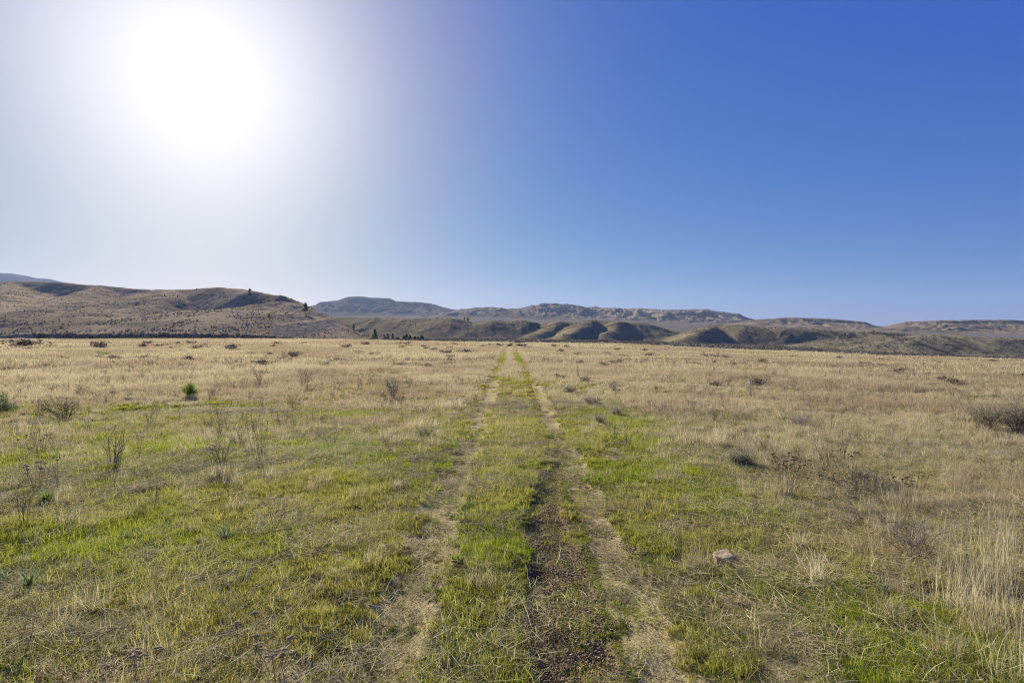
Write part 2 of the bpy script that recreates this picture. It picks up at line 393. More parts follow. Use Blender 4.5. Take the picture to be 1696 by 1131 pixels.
LEFT = [  # crest points (px,row,depth), + slope, - slope, rounding
    (lcrest((-260, 462, 760), (-80, 468, 720), (40, 466.5, 680), (100, 468.5, 665), (165, 474, 650), (215, 478, 640), (262, 481, 630), (300, 480.5, 620), (345, 478.5, 605), (362, 476.5, 600), (392, 478, 590), (415, 480.5, 580)), .3, .60, 12),
    (lcrest((415, 480.5, 580), (440, 487, 572), (470, 490, 565), (500, 503, 555), (520, 513, 548), (540, 524, 540), (560, 534, 530), (580, 545, 522), (600, 555, 515), (613, 563, 510), (640, 580, 505)), .8, .62, 9),
    (lcrest((20, 467, 690), (-10, 482, 600), (-80, 505, 500)), .13, .5, 6),
    (lcrest((165, 474, 650), (118, 487, 590), (62, 504, 530), (-10, 520, 480)), .12, .8, 5),
    (lcrest((262, 481, 630), (200, 494, 575), (130, 513, 510), (60, 530, 460)), .12, .8, 5),
    (lcrest((300, 480, 618), (285, 492, 575), (240, 512, 530), (200, 528, 490)), .55, .15, 12),
    (lcrest((455, 500, 552), (430, 505, 545), (370, 512, 520), (300, 514, 505), (250, 524, 490)), .17, .35, 8),
    (lcrest((350, 520, 505), (325, 527, 488), (290, 541, 470)), .5, .16, 14),
    (lcrest((520, 513, 548), (470, 524, 515), (440, 534, 498), (425, 548, 472)), .5, .2, 8),
    (lcrest((-200, 553, 450), (60, 556, 448), (200, 556, 446), (420, 555, 446), (480, 561, 450)), .35, .5, 2),
    (lcrest((420, 529, 505), (470, 527, 508), (505, 533, 508), (540, 548, 505), (560, 560, 500)), .15, .5, 8),
]
def left_fn(X, Y, U):
    wx = (fbm(X / 45, Y / 45, 70, 3) - .5) * 22; wy = (fbm(X / 45, Y / 45, 77, 3) - .5) * 22
    z = None
    for k, (p, sp, sn, rr) in enumerate(LEFT):
        w = .10 if k == 0 else .35
        q = seg_field(X + wx * w, Y + wy * w, p, sp, sn, rr)
        z = q if z is None else smax(z, q, 3.5)
    g = gz(X, Y, False)
    apron = g + .6 + np.where(Y < 452, (Y - 452) * .35, np.clip((Y - 452) * .075, 0, 26)) - np.clip((U + .43) * 120, 0, 80)
    z = smax(z, apron, 4)
    foot = g + np.where(Y < 452, 4.2 - (452 - Y) * .55, 4.2 + (Y - 452) * .20)     # low bank, then the long foot of the slope
    z = -smax(-z, -foot, 2.5)
    h = np.clip((z - g) / 12, 0, 1)
    z = z + h * ((fbm(X / 14, Y / 14, 71, 4) - .5) * 1.3 + (ridged(X / 34, Y / 70, 72, 3) - .5) * 1.5)
    # the shoulder falls away to the plain: nothing of the hill stands higher than its ridge there
    cap = H + (HZ - np.interp(U * F + 848, [380, 415, 440, 470, 500, 520, 540, 560, 580, 600, 613, 640], [474, 480, 486.5, 489.5, 502, 512, 523, 533, 544, 554, 563, 590])) / F * Y + (fbm(X / 9, Y / 9, 75, 3) - .5) * 2.2
    z = np.where(U > -.5, -smax(-z, -cap, 1.5), z)
    return np.maximum(z, g - 3)
def scar_fn(X, Y, Z):
    c = at(545, 547, 578); d = np.hypot((X - c[0]) / 30, (Z - c[2]) / 11) + (fbm(X / 9, Z / 9, 73, 3) - .5) * .9
    e = at(500, 527, 600); d2 = np.hypot((X - e[0]) / 20, (Z - e[2]) / 3.8) + (fbm(X / 6, Z / 6, 74, 3) - .5) * 1.4
    return np.maximum(1 - ss(.6, 1.05, d), .9 * (1 - ss(.6, 1.0, d2))) * ss(420, 470, Y)
M_LHILL = hill_mat('near_hillside', (.54, .405, .225), (.34, .255, .145), (.15, .118, .072), 1.2, .44, .62, .9, scar=True)
LH, LHG = hill_mesh('hillside', -1.15, -.22, 820, 415, 1250, 380, left_fn, M_LHILL, extra=scar_fn)

TERR = [
    (crest((480, 524, 900), (560, 526, 830), (640, 526.5, 790), (668, 529, 770)), .25, .30, 14),
    (crest((640, 526.5, 850), (642, 529, 800), (600, 545, 720)), .85, .3, 6),
    (crest((700, 527.5, 770), (745, 527.5, 745), (762, 533, 735), (786, 552, 705)), .3, .34, 14),
    (crest((742, 528, 850), (744, 528, 745), (712, 546, 690)), .95, .3, 5),
    (crest((812, 532, 850), (815, 532.5, 735), (775, 549, 690)), .4, .35, 16),
    (crest((815, 532, 760), (868, 532, 750), (882, 538, 745)), .3, .42, 14),
    (crest((925, 533.5, 900), (928, 533.5, 740), (893, 552, 685)), .8, .38, 14),
    (crest((928, 533.5, 760), (950, 534, 760), (965, 540, 755)), .3, .42, 16),
    (crest((978, 531.5, 900), (978, 532, 720), (945, 553, 660), (925, 561, 640)), .85, .38, 16),
    (crest((978, 532, 760), (1018, 533, 750), (1052, 534, 735), (1075, 544, 715), (1100, 557, 690), (1116, 566, 680)), .3, .42, 16),
    (crest((1028, 533, 800), (1027, 533.5, 722), (1015, 548, 680)), .7, .42, 12),
    (crest((1235, 541, 760), (1182, 539, 700), (1160, 546, 660), (1128, 562, 610)), .45, .36, 10),
    (crest((1182, 539, 700), (1235, 541, 660), (1300, 543.5, 630), (1350, 546, 615), (1400, 549, 600), (1440, 550, 595), (1480, 551.5, 592)), .06, .78, 9),
    (crest((1475, 557, 585), (1540, 555.5, 580), (1600, 557, 575), (1700, 562, 570), (1860, 569, 570)), .2, .36, 14),
    (crest((1440, 549, 598), (1478, 560, 565), (1505, 566, 550)), .5, .2, 6),
    (crest((1560, 552, 610), (1610, 560, 580), (1660, 570, 560)), .4, .2, 10),
]
def terr_fn(X, Y, U):
    wx = (fbm(X / 38, Y / 38, 80, 3) - .5) * 16; wy = (fbm(X / 38, Y / 38, 87, 3) - .5) * 16
    z = None
    for k, (p, sp, sn, rr) in enumerate(TERR):
        q = seg_field(X + wx * .3, Y + wy * .35, p, sp, sn, rr); z = q if z is None else smax(z, q, 2.5)
    g = gz(X, Y, False)
    z = smax(z, g - 1.5, 5)
    h = np.clip((z - g) / 10, 0, 1)
    z = z + h * ((fbm(X / 16, Y / 16, 81, 4) - .5) * 1.6 + (ridged(X / 22, Y / 70, 82, 3) - .5) * 1.8)
    return np.maximum(z - 0 * h, g - 3 + 0 * z)
M_TERR = hill_mat('terrace_slopes', (.35, .285, .155), (.24, .20, .115), (.10, .085, .055), 1.4, .42, .64, .7)
TE, TEG = hill_mesh('hills', -.42, 1.12, 1100, 455, 1050, 300, terr_fn, M_TERR)

def range_fn(prof, y0, y1, rowbase, seed, relief=1., scale=1., cliff=0.):
    px = np.array([p[0] for p in prof], float); rw = np.array([p[1] for p in prof], float)
    def fn(X, Y, U):
        P = U * F + 848 + (fbm(U * 90, Y * 0, seed + 9, 3) - .5) * 6
        top = H - (np.interp(P, px, rw) + (fbm(U * 120 , U * 0, seed + 8, 4) - .5) * .8 - HZ) / F * (y1 * .93)
        g = gz(X, Y, False)
        t = (Y - y0) / (y1 * .93 - y0)
        s = y1 * .02 * scale
        wx = (fbm(X / (s * 3), Y / (s * 3), seed, 4) - .5) * s * 2.6
        r = ridged((X + wx + (Y - y0) * .35) / (s * 2.2), (Y + wx) / (s * 7), seed + 1, 5)
        tt = np.clip(t + (r - .62) * .5 * relief * np.clip(1 - t, 0, 1) ** 1.4 * np.clip(t * 3, 0, 1), 0, 1)
        base = g
        pr = .62 * tt ** 1.25 + .38 * ss(.30, 1.0, tt)
        if cliff: pr = pr * (1 - cliff) + cliff * ss(.74, .86, tt)
        z = base + (top - base) * pr + (r - .5) * (top - base) * .20 * relief * np.clip(tt * 2.5, 0, 1) * np.clip((1 - t) * 2.6, 0, 1)
        z = z + (fbm(X / (s * .5), Y / (s * .5), seed + 3, 4) - .5) * (top - base) * .05 * np.clip((1 - t) * 4, 0, 1)
        back = np.clip((t - 1) * 3.0, 0, 1)
        return np.where(t > 1, top * (1 - back * .5), np.maximum(z, g - 5))
    return fn
def M_range(name, a, b, d, sc): return hill_mat(name, a, b, d, sc, .4, .62, .6)
P1 = [(380, 545), (450, 525), (500, 511), (521, 506), (527, 501), (545, 499.5), (560, 497), (575, 491.5), (597, 491), (610, 492.5), (645, 494), (655, 499), (665, 499.5), (700, 501), (715, 504), (730, 508), (745, 512), (760, 514), (790, 520), (820, 530), (860, 540)]
hill_mesh('mountain', -.42, .02, 620, 3300, 5200, 170, range_fn(P1, 3300, 5200, 525, 100, 1.9, 1.2, .12), M_range('blue_mountain', (.17, .14, .105), (.125, .105, .085), (.07, .06, .052), .12))
P2 = [(690, 540), (740, 518), (760, 514), (785, 511.5), (800, 511), (815, 509.5), (830, 510), (840, 512), (865, 511), (880, 507), (905, 504.5), (920, 503.5), (945, 505), (960, 506), (970, 509), (1000, 510), (1050, 512), (1100, 513), (1150, 513.5), (1175, 514), (1200, 517.5), (1225, 521.5), (1245, 529), (1270, 536), (1320, 548)]
hill_mesh('mountain', -.15, .48, 820, 3100, 4500, 190, range_fn(P2, 3100, 4500, 528, 120, 2.8, .8, .16), M_range('gullied_mountain', (.31, .24, .15), (.21, .165, .11), (.09, .072, .055), .14))
P3 = [(1140, 552), (1200, 538), (1230, 533), (1260, 529), (1285, 527), (1300, 526), (1350, 527), (1400, 530), (1430, 533), (1450, 540), (1465, 541), (1490, 535), (1500, 533), (1530, 532), (1560, 530.5), (1610, 530), (1670, 530), (1696, 531), (1800, 530), (2000, 528)]
hill_mesh('mountain', .32, 1.15, 820, 2300, 3200, 170, range_fn(P3, 2300, 3200, 545, 140, 2.0, .8, .3), M_range('rim_mountain', (.32, .24, .135), (.23, .175, .105), (.08, .06, .048), .2))
P4 = [(-500, 460), (-200, 453), (0, 452), (20, 453), (40, 456), (60, 460), (80, 462), (100, 466), (125, 470), (180, 482), (260, 500)]
hill_mesh('mountain', -1.2, -.6, 260, 4300, 6200, 90, range_fn(P4, 4300, 6200, 530, 160, .5, 1.0), M_range('distant_mountain', (.17, .15, .13), (.14, .125, .11), (.10, .09, .08), .1))

# ------------------------------------------------------------------ scatter
def scatter(name, pts, rot, scl, idx, tint, variants, label=None):
    src = bpy.data.collections.new(name + '_pieces')
    for k, me in enumerate(variants):
        src.objects.link(bpy.data.objects.new('%s_piece_%02d' % (name, k), me))
    me = np_mesh(name, pts, [], None, {'rot': rot, 'scl': scl, 'tint': tint})
    a = me.attributes.new('idx', 'INT', 'POINT'); a.data.foreach_set('value', np.asarray(idx, np.int32))
    o = link(name, me); tag(o, kind='stuff')
    ng = bpy.data.node_groups.new(name, 'GeometryNodeTree')
    ng.interface.new_socket('Geometry', in_out='INPUT', socket_type='NodeSocketGeometry')
    ng.interface.new_socket('Geometry', in_out='OUTPUT', socket_type='NodeSocketGeometry')
    gi = ng.nodes.new('NodeGroupInput'); go = ng.nodes.new('NodeGroupOutput')
    ip = ng.nodes.new('GeometryNodeInstanceOnPoints'); ci = ng.nodes.new('GeometryNodeCollectionInfo')
    ci.inputs[0].default_value = src; ci.inputs['Separate Children'].default_value = True; ci.inputs['Reset Children'].default_value = True
    def na(nm, dt):
        n = ng.nodes.new('GeometryNodeInputNamedAttribute'); n.data_type = dt; n.inputs[0].default_value = nm; return n.outputs[0]
    L = ng.links.new
    L(gi.outputs[0], ip.inputs['Points']); L(ci.outputs[0], ip.inputs['Instance']); ip.inputs['Pick Instance'].default_value = True
    L(na('idx', 'INT'), ip.inputs['Instance Index']); L(na('scl', 'FLOAT'), ip.inputs['Scale'])
    e2r = ng.nodes.new('FunctionNodeEulerToRotation'); L(na('rot', 'FLOAT_VECTOR'), e2r.inputs[0]); L(e2r.outputs[0], ip.inputs['Rotation'])
    L(ip.outputs[0], go.inputs[0])
    md = o.modifiers.new('scatter', 'NODES'); md.node_group = ng
    return o
def wedge(rng, n, r0, r1, half=None):
    if half is None: half = .98 if r1 < 60 else .84
    if half > .9: n = int(n * 1.2)
    r = np.sqrt(rng.uniform(r0 * r0, r1 * r1, n)); a = rng.uniform(-half, half, n)
    return r * np.sin(a), r * np.cos(a)
def place(name, rng, x, y, keep, variants, s0, s1, tint, sink=.0, tilt=.06, mul=None, zr=None):
    x, y, tint = x[keep], y[keep], tint[keep]; n = len(x); mul = 1 if mul is None else mul[keep]
    z = gz(x, y) - sink
    e = .15; sx = (gz(x + e, y, False) - gz(x - e, y, False)) / (2 * e); sy = (gz(x, y + e, False) - gz(x, y - e, False)) / (2 * e)
    rot = np.stack([np.arctan(sy) + rng.normal(0, tilt, n), -np.arctan(sx) + rng.normal(0, tilt, n), rng.uniform(0, 6.283, n) if zr is None else rng.normal(0, zr, n) + np.where(x > .6, 1.3, 0)], -1)
    return scatter(name, np.stack([x, y, z], -1), rot, rng.uniform(s0, s1, n) * mul, rng.integers(0, len(variants), n), np.clip(tint, 0, 1), variants)
def blades(rng, n, rad, h0, h1, w, lean=.5, curl=.5, seg=4, rnd0=0, rnd1=1, lump=1, power=.5, hexp=1.):
    """curved tapered blades standing in a disc"""
    a = rng.uniform(0, 6.283, n); q = rad * rng.random(n) ** power
    if lump > 1:
        ca = rng.uniform(0, 6.283, lump); cq = rad * rng.random(lump) ** .5; k = rng.integers(0, lump, n)
        bx = cq[k] * np.cos(ca[k]) + rng.normal(0, rad * .10, n); by = cq[k] * np.sin(ca[k]) + rng.normal(0, rad * .10, n)
    else: bx, by = q * np.cos(a), q * np.sin(a)
    h = h0 + (h1 - h0) * rng.random(n) ** hexp
    d = rng.uniform(0, 6.283, n); ln = np.abs(rng.normal(0, lean, n)); cu = np.abs(rng.normal(0, curl, n))
    P = np.zeros((n, seg, 3)); P[:, 0] = np.stack([bx, by, np.full(n, -.005)], -1)
    ang = ln.copy()
    for i in range(1, seg):
        st = h / (seg - 1); az = d + rng.normal(0, .25, n)
        P[:, i, 0] = P[:, i - 1, 0] + st * np.sin(ang) * np.cos(az); P[:, i, 1] = P[:, i - 1, 1] + st * np.sin(ang) * np.sin(az)
        P[:, i, 2] = np.maximum(P[:, i - 1, 2] + st * np.cos(ang), .004 + .004 * i)
        ang = ang + cu / (seg - 1) * 1.6
    sd = d + math.pi / 2 + rng.normal(0, .5, n)
    side = np.stack([np.cos(sd), np.sin(sd), rng.normal(0, .3, n)], -1); side /= np.linalg.norm(side, axis=1, keepdims=True)
    W = w * np.linspace(1, .12, seg)[None, :] * rng.uniform(.6, 1.3, n)[:, None] * .5
    return P, W, side, rng.uniform(rnd0, rnd1, n)
def litter(rng, n, rad, l0, l1, w, z1=.03):
    a = rng.uniform(0, 6.283, n); q = rad * rng.random(n) ** .5; d = rng.vonmises(.9, 1.2, n) if n > 0 else 0
    L = rng.uniform(l0, l1, n); P = np.zeros((n, 4, 3)); z = rng.uniform(.003, z1, n); be = rng.normal(0, .17, n)
    up = rng.normal(0, .16, n)
    x, y = q * np.cos(a), q * np.sin(a)
    for i in range(4):
        P[:, i] = np.stack([x, y, np.maximum(z, .002)], -1)
        x = x + np.cos(d) * L / 3; y = y + np.sin(d) * L / 3; z = z + up * L / 3; d = d + be
    side = np.stack([-np.sin(d), np.cos(d), rng.normal(0, .4, n)], -1)
    return P, w * np.array([.8, 1, .8, .3])[None] * rng.uniform(.5, 1.3, n)[:, None] * .5, side, rng.random(n)
def variants(fn, n, name, mat):
    out = []
    for k in range(n):
        rng = np.random.default_rng(1000 + k * 7 + len(name)); mb = MB(); fn(rng, mb, k); out.append(mb.mesh('%s_clump' % name, [mat]))
    return out

# ------------------------------------------------------------------ field growth (stuff)
def v_green(rng, mb, k):
    mb.strips(*blades(rng, 950, .22, .016, .062, .0042, .6, .7, 3, 0, .92, lump=16, hexp=1.5))
    mb.strips(*blades(rng, 60, .24, .06, .15, .003, .5, .8, 4, .7, 1, lump=6))
def v_litter(rng, mb, k):
    mb.strips(*litter(rng, 170, .28, .05, .20, .0032, .04)); mb.strips(*litter(rng, 13, .28, .16, .36, .0034, .06))
    mb.strips(*blades(rng, 50, .26, .05, .16, .003, .9, 1.0, 4, .2, 1))
def v_moss(rng, mb, k):
    mb.strips(*blades(rng, 620, .17, .010, .036, .0055, .7, .5, 3, 0, 1, lump=9))
def v_drytuft(rng, mb, k):
    mb.strips(*blades(rng, 150, .13, .08, .34, .0032, .42, .8, 5, .1, 1))
    mb.strips(*blades(rng, 60, .16, .04, .14, .004, .7, .7, 4, 0, .6))
def v_clod(rng, mb, k):
    for i in range(30):
        a = rng.uniform(0, 6.28); q = .16 * rng.random() ** .5; r = .003 + .009 * rng.random() ** 2.4
        mb.blob((q * math.cos(a), q * math.sin(a), r * .4), (r * rng.uniform(.8, 1.4), r, r * .75), int(rng.integers(99)), rng.random(), 1, .5)
def v_mid(rng, mb, k):
    mb.strips(*blades(rng, 560, .50, .05, .33, .0070, .45, .8, 4, 0, 1, lump=13, hexp=1.4))
    mb.strips(*blades(rng, 16, .55, .25, .5, .005, .25, .4, 4, .4, 1))
def v_midgreen(rng, mb, k):
    mb.strips(*blades(rng, 300, .32, .03, .12, .009, .55, .7, 3, .05, 1, lump=9))
def v_far(rng, mb, k):
    mb.strips(*blades(rng, 420, 1.5, .10, .42, .022, .5, .7, 3, 0, 1, lump=16, hexp=1.6))
def v_vfar(rng, mb, k):
    mb.strips(*blades(rng, 300, 4.5, .15, .55, .09, .4, .5, 3, 0, 1, lump=26))
def v_sprout(rng, mb, k):
    mb.strips(*blades(rng, 34, .06, .015, .06, .0038, .7, .6, 4, .1, 1))
    mb.strips(*litter(rng, 16, .12, .03, .11, .003, .02))
VS = variants(v_sprout, 5, 'sprout', M_GREEN)
def v_chaff(rng, mb, k):
    mb.strips(*litter(rng, 46, .13, .02, .09, .003, .014))
    for i in range(5):
        a = rng.uniform(0, 6.28); q = .12 * rng.random() ** .5; r = rng.uniform(.003, .008); mb.blob((q * math.cos(a), q * math.sin(a), r * .3), (r * 1.2, r, r * .7), i, rng.uniform(0, .35), 1, .5)
VCH = variants(v_chaff, 4, 'chaff', M_LITTER)
VG = variants(v_green, 5, 'green', M_GREEN); VL = variants(v_litter, 5, 'straw', M_LITTER); VM = variants(v_moss, 3, 'moss', M_MOSS)
VD = variants(v_drytuft, 5, 'tuft', M_STRAW); VC = variants(v_clod, 4, 'crumb', M_CLOD); VMI = variants(v_mid, 5, 'mid', M_STRAW)
VMG = variants(v_midgreen, 3, 'midgreen', M_GREEN); VF = variants(v_far, 4, 'far', M_STRAW); VV = variants(v_vfar, 4, 'vfar', M_STRAW)
rng = np.random.default_rng(5)
def masks_wide(x, y, e=.13):
    b, d, g, dr = masks(x, y)
    for ox, oy in ((e, 0), (-e, 0)):
        b2, d2, _, _ = masks(x + ox, y + oy); b = np.maximum(b, b2); d = np.maximum(d, d2 * (dark_rut(x + ox, y) > .3))
    return b, d, g, dr
def tint_(x, y, sc=3., seed=90, c=.5, k=2.2): return np.clip((fbm(x / sc, y / sc, seed, 3) - .5) * k + c, 0, 1)

x, y = wedge(rng, 12500, 2.2, 19); b, d, g, dr = masks_wide(x, y)
place('green_grass', rng, x, y, rng.random(len(x)) < g * 1.2 * (1 - .93 * b) * (1 - d), VG, .6, 1.35, np.clip(tint_(x, y, 1.6, 90, .46, 2.2) + dr * .45, 0, 1))
x, y = wedge(rng, 10500, 2.2, 21); b, d, g, dr = masks_wide(x, y)
place('straw_litter', rng, x, y, rng.random(len(x)) < .9 * (1 - b * .88) * (1 - d * .97) * (1 - .78 * g), VL, .7, 1.5, tint_(x, y, 1.6, 92, .35), zr=.55)
x, y = wedge(rng, 5500, 2.2, 14); b, d, g, dr = masks_wide(x, y)
place('low_moss', rng, x, y, (rng.random(len(x)) < .75 * (1 - b * .85) * (1 - d)) & (fbm(x / .8, y / .8, 95, 3) > .46), VM, .6, 1.3, tint_(x, y, 1.5, 96, .35, 3))
x, y = wedge(rng, 5200, 2.6, 26); b, d, g, dr = masks_wide(x, y)
place('dry_grass_tufts', rng, x, y, rng.random(len(x)) < np.clip(dr * .8 + .10, 0, 1) * (1 - b) * (1 - d), VD, .4, 1.15, tint_(x, y, 4, 93, .3))
x, y = wedge(rng, 26000, 2.4, 15, .62); b, d, g, dr = masks(x, y)
place('small_sprouts', rng, x, y, rng.random(len(x)) < np.clip(.10 + .16 * b + .05 * d + .2 * (dark_rut(x + .1, y) > .2) + .2 * (dark_rut(x - .1, y) > .2), 0, 1) * (.4 + 1.2 * fbm(x / .5, y / .5, 411, 2)), VS, .6, 1.3, tint_(x, y, .8, 412, .4, 3))
place('broken_straw', rng, x, y, rng.random(len(x)) < np.clip(.03 + .3 * b + .12 * d, 0, 1), VCH, .7, 1.4, tint_(x, y, .8, 413, .4, 3))
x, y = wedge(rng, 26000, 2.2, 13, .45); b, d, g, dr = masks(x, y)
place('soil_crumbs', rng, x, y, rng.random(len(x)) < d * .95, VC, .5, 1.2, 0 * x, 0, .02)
x, y = wedge(rng, 15000, 13, 54); b, d, g, dr = masks(x, y)
place('dry_grass', rng, x, y, rng.random(len(x)) < np.clip(dr * .95 + .1, 0, 1) * (1 - b) * (1 - .9 * (np.abs(x - path_shift(y)) < 1.35 + .45 * ss(28, 40, y)) * (rng.random(len(x)) < np.where(np.abs(x - path_shift(y)) < .55, .9 - .5 * ss(20, 40, y), .97))), VMI, .6, 1.25, tint_(x, y, 4, 93, .38, 3.4), mul=(.55 + .45 * ss(18, 40, np.hypot(x, y))) * (.35 + 1.3 * fbm(x / 4, y / 4, 401, 3)))
x, y = wedge(rng, 15000, 13, 58); b, d, g, dr = masks(x, y)
place('short_grass', rng, x, y, rng.random(len(x)) < np.clip(g * 1.0 + .06 + .3 * (np.abs(x - path_shift(y)) < 1.5), 0, 1) * (1 - b * .93), VMG, .7, 1.3, np.clip(tint_(x, y, 5, 94, .55) + .3 * ss(13, 24, y) - .5 * (np.abs(np.abs(x) - 1) < .3) * ss(25, 35, y) + .5 * ss(22, 40, y), 0, 1))
x, y = wedge(rng, 11000, 50, 165); b, d, g, dr = masks(x, y)
place('distant_dry_grass', rng, x, y, np.abs(x - path_shift(y)) > 2.7, VF, .6, 1.2, np.clip(tint_(x, y, 12, 97, .42, 4) + ss(100, 165, y) * .15, 0, 1))
x, y = wedge(rng, 22000, 155, 600); b, d, g, dr = masks(x, y)
place('far_dry_grass', rng, x, y, (np.abs(x - path_shift(y)) > 5.2) & (y < far_edge(x, y) + 6) & (y < 440), VV, .6, 1.1, tint_(x, y / 2.5, 26, 98, .45, 3.5))

y = np.sqrt(rng.uniform(30 ** 2, 105 ** 2, 2600)); x = path_shift(y) + np.where(rng.random(2600) < .5, -1, 1) * .98 + rng.normal(0, .16, 2600)
place('wheel_track_grass', rng, x, y, rng.random(2600) < ss(26, 42, y) * .8, VMG, .5, .9, np.clip(.55 + rng.normal(0, .15, 2600) + .35 * ss(55, 100, y), 0, 1))
y = np.sqrt(rng.uniform(36 ** 2, 190 ** 2, 5200)); x = path_shift(y) + rng.uniform(-2.6, 2.6, 5200); o_ = np.abs(x - path_shift(y))
place('track_verge_grass', rng, x, y, (o_ < .38) | (o_ > 1.75), VMI, .45, .95, rng.random(5200) * .8)
# ------------------------------------------------------------------ sagebrush
# (thin standing weeds are laid further down, once the twig builder exists)
def twigs(rng, mb, n, h, spread, r0, gens=2, kids=3, k=3, up=.0, wig=.12, base=.06, rn=(0, 1), first=.35, droop=0.):
    """branching stems; returns tips (pos, dir)"""
    tips = []
    def grow(p, d, L, r, g):
        pts = [p]; dd = d.copy()
        for i in range(4):
            dd = dd + rng.normal(0, wig, 3) + np.array([0, 0, up - droop]); dd /= np.linalg.norm(dd)
            pts.append(pts[-1] + dd * L / 4)
        mb.tube(pts, np.linspace(r, r * .4, 5), k, rng.uniform(*rn), False)
        if g <= 0: tips.append((pts[-1], dd)); tips.append((pts[3], dd)); return
        for q in range(kids):
            t = rng.uniform(first, 1); i = min(int(t * 4), 3); pp = pts[i] + (pts[i + 1] - pts[i]) * (t * 4 - i)
            nd = dd + rng.normal(0, .55, 3); nd[2] = abs(nd[2]) * .6 + .15; nd /= np.linalg.norm(nd)
            grow(pp, nd, L * rng.uniform(.4, .65), r * .55, g - 1)
        tips.append((pts[-1], dd))
    for i in range(n):
        a = rng.uniform(0, 6.283); t = spread * rng.random() ** .6
        d = np.array([math.sin(t) * math.cos(a), math.sin(t) * math.sin(a), math.cos(t)])
        p = np.array([math.cos(a), math.sin(a), 0]) * base * rng.random() - np.array([0, 0, .03])
        grow(p, d, h * rng.uniform(.65, 1.05) / (1 + .45 * gens * .5), r0 * rng.uniform(.7, 1.2), gens)
    return tips
def leaves(rng, mb, tips, per, s, jit, asp=.35, rn=(0, 1)):
    T = np.array([t[0] for t in tips]); D = np.array([t[1] for t in tips]); n = len(T) * per
    C = np.repeat(T, per, 0) + rng.normal(0, jit, (n, 3)); d = np.repeat(D, per, 0) + rng.normal(0, .6, (n, 3)); d /= np.linalg.norm(d, axis=1, keepdims=True)
    o = np.cross(d, rng.normal(0, 1, (n, 3))); o /= np.linalg.norm(o, axis=1, keepdims=True) + 1e-9
    sz = s * rng.uniform(.6, 1.3, n)[:, None]; C[:, 2] = np.maximum(C[:, 2], .01)
    mb.quads(C, d * sz, o * sz * asp, rng.uniform(*rn, n))
def bush_mesh(seed, n=260, flat=.62, mat=M_SAGE, w=1.0, leaf=.085):
    """small far shrub, unit size, leaf clumps spread through an uneven low dome"""
    rng = np.random.default_rng(seed); mb = MB()
    cl = rng.normal(0, .26 * w, (9, 3)); cl[:, 2] = np.abs(cl[:, 2]) * flat * 1.2 + .22
    k = rng.integers(0, 9, n); C = cl[k] + rng.normal(0, .15, (n, 3)); C[:, 2] = np.abs(C[:, 2])
    d = rng.normal(0, 1, (n, 3)); d /= np.linalg.norm(d, axis=1, keepdims=True); o = np.cross(d, rng.normal(0, 1, (n, 3))); o /= np.linalg.norm(o, axis=1, keepdims=True)
    s = leaf * rng.uniform(.5, 1.4, n)[:, None]
    mb.quads(C, d * s, o * s * .6, rng.random(n))
    for i in range(7):
        e = cl[i]; mb.tube([(0, 0, -.05), e * .5 + (0, 0, .02), e], [.03, .02, .008], 3, .2, False)
    return mb.mesh('sagebrush', [mat])
def v_weed(rng, mb, k):
    twigs(rng, mb, int(rng.integers(3, 9)), rng.uniform(.35, .7), .32, .0045, 1, 3, 3, rn=(0, .8))
VW = variants(v_weed, 6, 'weed', M_STALK)
rng = np.random.default_rng(55)
x, y = wedge(rng, 13000, 5, 75, .84); b, d, g, dr = masks(x, y)
place('standing_dry_weeds', rng, x, y, (rng.random(len(x)) < (.10 + .6 * dr) * (1 - b) * (1 - d)) & (fbm(x / 3, y / 3, 402, 3) > .49) & (np.abs(x) > 1.6), VW, .5, 1.25, 0 * x)
BUSH = [bush_mesh(s, 240) for s in (1, 2, 3, 4)]
BUSHLOW = [bush_mesh(s, 90, .6, M_SAGE, 1., .15) for s in (11, 12, 13)]
def hill_scatter(name, grid, n, dens, s0, s1, tint, seed):
    X, Y, Z = grid; rng = np.random.default_rng(seed)
    ny, nu = X.shape; a = rng.random(n * 6) * (nu - 2); b = rng.random(n * 6) * (ny - 2); i, j = a.astype(int), b.astype(int); fa, fb = a - i, b - j
    def L(G): return (G[j, i] * (1 - fa) + G[j, i + 1] * fa) * (1 - fb) + (G[j + 1, i] * (1 - fa) + G[j + 1, i + 1] * fa) * fb
    x, y, z = L(X), L(Y), L(Z); k = (rng.random(len(x)) < dens(x, y, z)) & (z > gz(x, y, False) - .3)
    x, y, z = x[k][:n], y[k][:n], z[k][:n]; m = len(x)
    rot = np.stack([0 * x, 0 * x, rng.uniform(0, 6.28, m)], -1)
    scatter(name, np.stack([x, y, z - .05], -1), rot, s0 + (s1 - s0) * rng.random(m) ** 2, rng.integers(0, 3, m), np.clip(tint + rng.normal(0, .2, m), 0, 1), BUSHLOW)
hill_scatter('hillside_sagebrush', LHG, 17000, lambda x, y, z: np.clip(.10 + .9 * ss(.48, .66, fbm(x / 24, y / 24, 200, 3)) + .5 * (y < 470), 0, 1) * (1 - .9 * ss(.3, .7, scar_fn(x, y, z))), .35, 1.25, .6, 301)
hill_scatter('terrace_sagebrush', TEG, 13000, lambda x, y, z: np.clip(.1 + 1.0 * ss(.42, .62, fbm(x / 30, y / 30, 201, 3)), 0, 1), .3, 1.2, .1, 302)
rng = np.random.default_rng(77)
u_ = rng.uniform(-.92, .92, 16000); y = np.sqrt(rng.uniform(322 ** 2, 690 ** 2, 16000)); x = u_ * y
k = (rng.random(len(x)) < .25 + .75 * ss(.4, .55, fbm(x / 40, y / 12, 210, 3)))
k &= ~((u_ < -.27) & (y > 455)) & (y > far_edge(x, y) - 10)
z = gz(x, y)[k]; x, y = x[k], y[k]; m = len(x)
